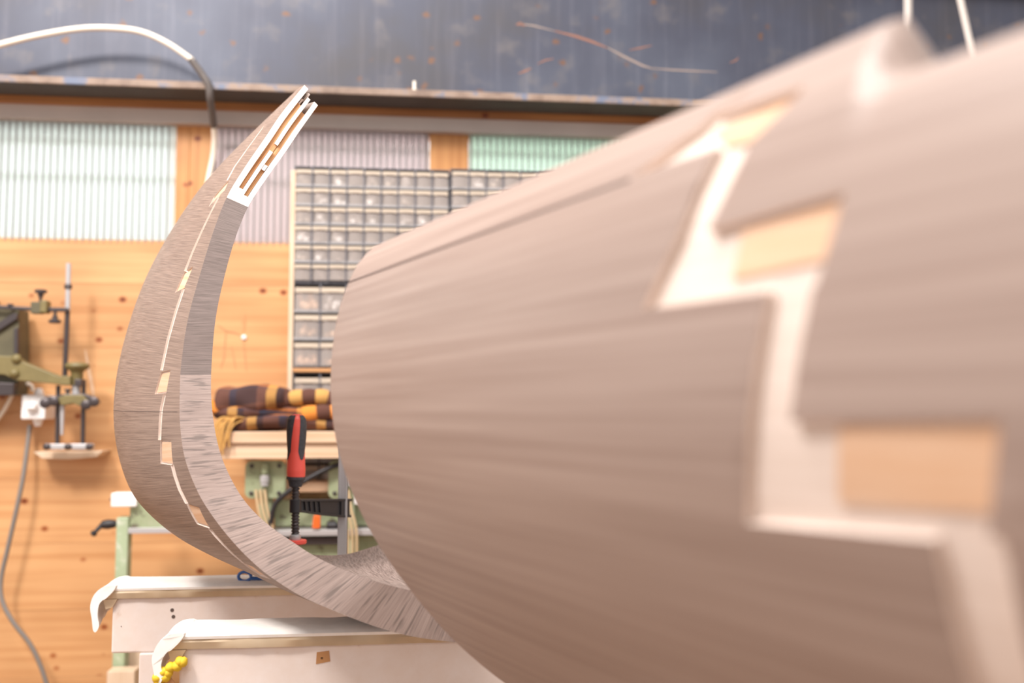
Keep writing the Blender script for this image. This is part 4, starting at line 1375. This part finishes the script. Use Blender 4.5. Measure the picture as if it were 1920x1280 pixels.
# run the last strip on towards the underside
d = Vector(hq[13]) - Vector(hq[12])
hq = hq[:13] + [tuple(Vector(hq[13]) + d * 0.9), tuple(Vector(hq[14]) + d * 0.9)] + hq[15:]
vA, vB, vC = TS.pix(1183, 334)[1], TS.pix(1205, 580)[1], TS.pix(1398, 982)[1]
blines = sorted([vA, vB, vC, vA - 0.10, vA - 0.2, vC + 0.10, vC + 0.19, vC + .28])
blines = [b for b in blines if 0.02 < b < 0.98]
A2 = [-0.03, -0.024, -0.018, -0.012, -0.006, 0] + [Q1 * i / 100 for i in range(1, 101)] + [QN + .01 * k for k in range(6)]
A2 = sorted(set(A2))
B2 = [j / 120 for j in range(121)]
REC = 0.007
for o in cut_skin(TS, A2, B2, 1.0, PER, [densify(hq, 0.02)], [], blines, lambda a, b: sum(b > x for x in blines), tuv, REC, ['oak_tube', 'pale'], lambda c: 'stave', None):
    tchild(o)
rows, uvs = [], []
A3 = [a for a in A2 if a >= -0.024]
for a in A3:
    rows.append([TS.fn(a, b) - TS.nrm(a, b) * REC for b in B2]); uvs.append([tuv(a, b) for b in B2])
m = MB().grid(rows, uvs)
tchild(m.build('core', 'pale', None, 60))['label'] = 'pale raw core wood showing in the stepped joint'
m = MB()
m.add([tube_fn(-0.03, b) for b in B2[:-1]], [tuple(range(len(B2) - 1))])
tchild(m.build('end_cap', 'oak_tube', None, 0))
m = MB()
m.add([tube_fn(Q1, b) for b in B2[:-1]], [tuple(range(len(B2) - 1))])
tchild(m.build('end_cap', 'oak_tube', None, 0))
for kq in ([(1330, 240), (1500, 170), (1405, 258), (1352, 270)],
           [(1382, 432), (1572, 376), (1545, 480), (1362, 520)],
           [(1562, 800), (1862, 798), (1845, 965), (1562, 948)]):
    q = [TS.pix(*p) for p in kq]
    tchild(patch(TS, q, -0.0045, 0.0025, 'key', 'key', None, tuv, 8))['label'] = 'peach raw wood key'
# dark glue line left of the first key
q0 = TS.pix(1181, 336)
tchild(patch(TS, [(0.0, q0[1] - .0007), (q0[0], q0[1] - .0007), (q0[0], q0[1] + .0007), (0.0, q0[1] + .0007)], 0.0006, 0.001, 'gap', 'glue_line', None, tuv, 24))

# stands under the tube (below the frame)
for qq in (0.28, 0.9):
    lowest = min((tube_fn(qq, j / 120) for j in range(120)), key=lambda p: p.z)
    yawt = math.atan2(TB.y, TB.x)
    base = lowest - TB * 0.3
    s_ = empty('sawhorse', (base.x, base.y, 0), yawt)
    tag(s_, 'plain sawhorse under the tubular form, beside the padded white trestles' if qq < 0.5 else 'plain sawhorse under the tubular form, away from the padded trestles', 'sawhorse', 'sawhorses under the tubular form')
    MB().box(0, 0.6, -.05, .05, lowest.z - .08, lowest.z).build('beam', 'whitepaint', s_, 0, .003)
    for lx in (0.05, 0.5):
        for sy in (-1, 1):
            MB().prism([(lx, 0), (lx + .05, 0), (lx + .05, lowest.z - .08), (lx, lowest.z - .08)], sy * .02 - .015, sy * .02 + .015).build('leg', 'whitepaint', s_, 0, .002)

# ================================================================ BAR CLAMP
CD = 2.14
cbase = P(557, 1020, CD)
cl_ = empty('bar_clamp', cbase, 0)
tag(cl_, 'screw clamp with red and black handle gripping the shell rim', 'clamp')
def cpt(px, py, d=CD):
    return P(px, py, d) - cbase
mm = 1.0 * CD / FPX
zc = lambda y: cpt(555, y).z
AX = cpt(556, 1000).x
top, bot = cpt(556.5, 776), cpt(555, 894)
axis = (top - bot).normalized()
Lh = (top - bot).length
# grip: bulged lathe with colour by sector
prof = [(0, .0195), (.10, .0205), (.22, .0195), (.40, .0185), (.60, .0205), (.80, .0215), (.92, .0195), (.98, .014), (1.0, .006)]
def gripr(h):
    for i in range(len(prof) - 1):
        if prof[i][0] <= h <= prof[i + 1][0]:
            f = (h - prof[i][0]) / (prof[i + 1][0] - prof[i][0]); return prof[i][1] + (prof[i + 1][1] - prof[i][1]) * f
    return prof[-1][1]
nh, na = 48, 48
rowsR = []
for i in range(nh + 1):
    h = i / nh
    rowsR.append([bot + axis * (h * Lh) + Vector((math.cos(2 * math.pi * j / na), math.sin(2 * math.pi * j / na), 0)) * gripr(h) for j in range(na)])
m = MB().grid(rowsR, closed=True); m.add(rowsR[-1], [tuple(range(na))])
gr = m.build('grip', 'red', cl_, 60)
# charcoal soft panels wrapped on the grip
for a_mid in (222, 332, 90):
    rows = []
    for i in range(nh + 1):
        h = 0.27 + (0.985 - 0.27) * i / nh
        hh_ = (h - 0.27) / 0.71
        half = R(35) * min(1, math.sqrt(min(1, hh_ * 5))) * (0.75 + .35 * hh_)
        tw_ = R(a_mid + (26 * (hh_ - 0.5) if a_mid != 90 else 0))
        rows.append([bot + axis * (h * Lh) + Vector((math.cos(tw_ + half * (k / 6 - 1)), math.sin(tw_ + half * (k / 6 - 1)), 0)) * (gripr(h) + .0008) for k in range(13)])
    MB().grid(rows).build('grip_panel', 'charcoal', gr, 60)
a, b_ = cpt(555, 894), cpt(554, 912)
MB().lathe(b_, (a - b_), [(0, .0135), (.004, .015), (.012, .0165), ((a - b_).length - .006, .018), ((a - b_).length - .005, .0205), ((a - b_).length + .001, .0205)], 24).build('ferrule', 'charcoal', cl_, 40)
# threaded spindle
s0_, s1_ = cpt(554, 910), cpt(553.5, 1004)
MB().tube([s1_, s0_], 0.0072, 14).build('spindle', 'iron', cl_, 40)
hel = []
Ls = (s0_ - s1_).length
turns = Ls / 0.0068
for i in range(int(turns * 14) + 1):
    an = 2 * math.pi * i / 14
    hel.append(s1_ + (s0_ - s1_) * (i / (turns * 14)) + Vector((math.cos(an), math.sin(an), 0)) * .0078)
MB().tube(hel, 0.0019, 5).build('thread', 'iron', cl_, 70)
# sliding arm: from boss around the spindle to the bar behind
bc = cpt(553.5, 948)
BX, BD = 643, 2.29
bar_c = cpt(BX, 949, BD)
dirh = Vector((bar_c.x - bc.x, bar_c.y - bc.y, bar_c.z - bc.z)); LA = dirh.length; dirh.normalize()
side = Vector((-dirh.y, dirh.x, 0)).normalized()
MB().lathe(bc - Vector((0, 0, .0145)), (0, 0, 1), [(0, .0115), (.001, .0125), (.028, .0125), (.029, .0115)], 20).build('boss', 'black', cl_, 40)
def armprism(pts, y0, y1, mat, name, parent, bevel=.001):
    m = MB(); n = len(pts)
    vs = [bc + dirh * x + side * y0 + Vector((0, 0, z)) for x, z in pts] + [bc + dirh * x + side * y1 + Vector((0, 0, z)) for x, z in pts]
    fs = [tuple(range(n)), tuple(range(2 * n - 1, n - 1, -1))] + [(i, i + n, (i + 1) % n + n, (i + 1) % n) for i in range(n)]
    return m.add(vs, fs).build(name, mat, parent, 0, bevel)
LA2 = LA + 0.022
zt1, zt0 = 0.0135, -0.011
arm = armprism([(.008, zt1), (LA2, zt1 + .004), (LA2, zt1 - .037), (LA2 - .03, -.0225), (LA * .5, -.018), (.008, zt0)], -.004, .004, 'black', 'arm', cl_)
armprism([(.008, zt1 + .001), (LA2 + .001, zt1 + .005), (LA2 + .001, zt1 - .001), (.008, zt1 - .004)], -.009, .009, 'black', 'top_flange', arm)
armprism([(.008, zt0 - .0015), (LA * .5, -.0205), (LA2 - .03, -.0255), (LA2, zt1 - .039), (LA2, zt1 - .033), (LA2 - .03, -.020), (LA * .5, -.0155), (.008, zt0 + .003)], -.009, .009, 'black', 'bottom_flange', arm)
for f in (0.14, 0.24, 0.34, 0.44):
    armprism([(LA * f, zt1), (LA * f + .004, zt1), (LA * f + .008, -.015), (LA * f + .004, -.015)], -.0075, .0075, 'black', 'rib', arm, 0)
armprism([(LA - .016, zt1), (LA + .016, zt1), (LA + .016, -.023), (LA - .016, -.021)], -.008, .008, 'black', 'slider', arm)
# bar
zb0, zb1 = cpt(BX, 1075, BD).z, cpt(BX, 720, BD).z
bx = bar_c.x; by = bar_c.y
MB().box(bx - .011, bx + .011, by - .004, by + .004, zb0, zb1).box(bx - .011, bx - .006, by - .0055, by + .0055, zb0, zb1).box(bx + .006, bx + .011, by - .0055, by + .0055, zb0, zb1).build('bar', 'steel', cl_, 0, .0005)
p0 = Vector((bx, by, zb0 - .005))
MB().box(bx - .10, bx + .014, by - .012, by + .012, zb0 - .03, zb0).build('fixed_jaw', 'black', cl_, 0, .002)
# foot
fz = cpt(557, 1006)
MB().lathe(Vector((s1_.x, s1_.y, s1_.z + .004)), (0, 0, -1), [(0, .008), (.002, .0115), (.010, .0125), (.014, .011)], 18).build('ball_joint', 'steel', cl_, 40)
MB().lathe(Vector((s1_.x + .004, s1_.y, s1_.z - .009)), (0, 0, -1), [(0, .0195), (.001, .021), (.007, .021), (.009, .019)], 24).build('pad', 'red', cl_, 40)

# ================================================================ ROPES, BLUE LOOP
for (x0, y0, x1, y1, d, lab) in ((1702, -250, 1703, 60, 0.95, 'cream cord hanging straight down to the top of the tubular form'), (1745, -250, 1826, 112, 1.05, 'cream cord slanting down behind the tubular form')):
    a, b_ = P(x0, y0, d), P(x1, y1, d)
    pts = [a.lerp(b_, i / 8) for i in range(9)]
    e = a + (a - b_).normalized() * 1.2
    o = MB().tube([e] + pts, 0.0034, 8).build('rope', 'rope', None, 60)
    tag(o, lab, 'cord')
c = P(459, 1070, 2.16); c.z = ZTOP + .012
pts = [c + Vector((.014 * math.cos(R(i * 20)), 0, .010 * math.sin(R(i * 20)))) for i in range(18)]
o = MB().tube(pts, .0035, 8).tube([c + Vector((.012, 0, -.004)), c + Vector((.05, .01, -.006))], .004, 8).build('blue_loop', 'blue', None, 60)
tag(o, 'small blue plastic loop lying on the rear trestle top', 'loop')
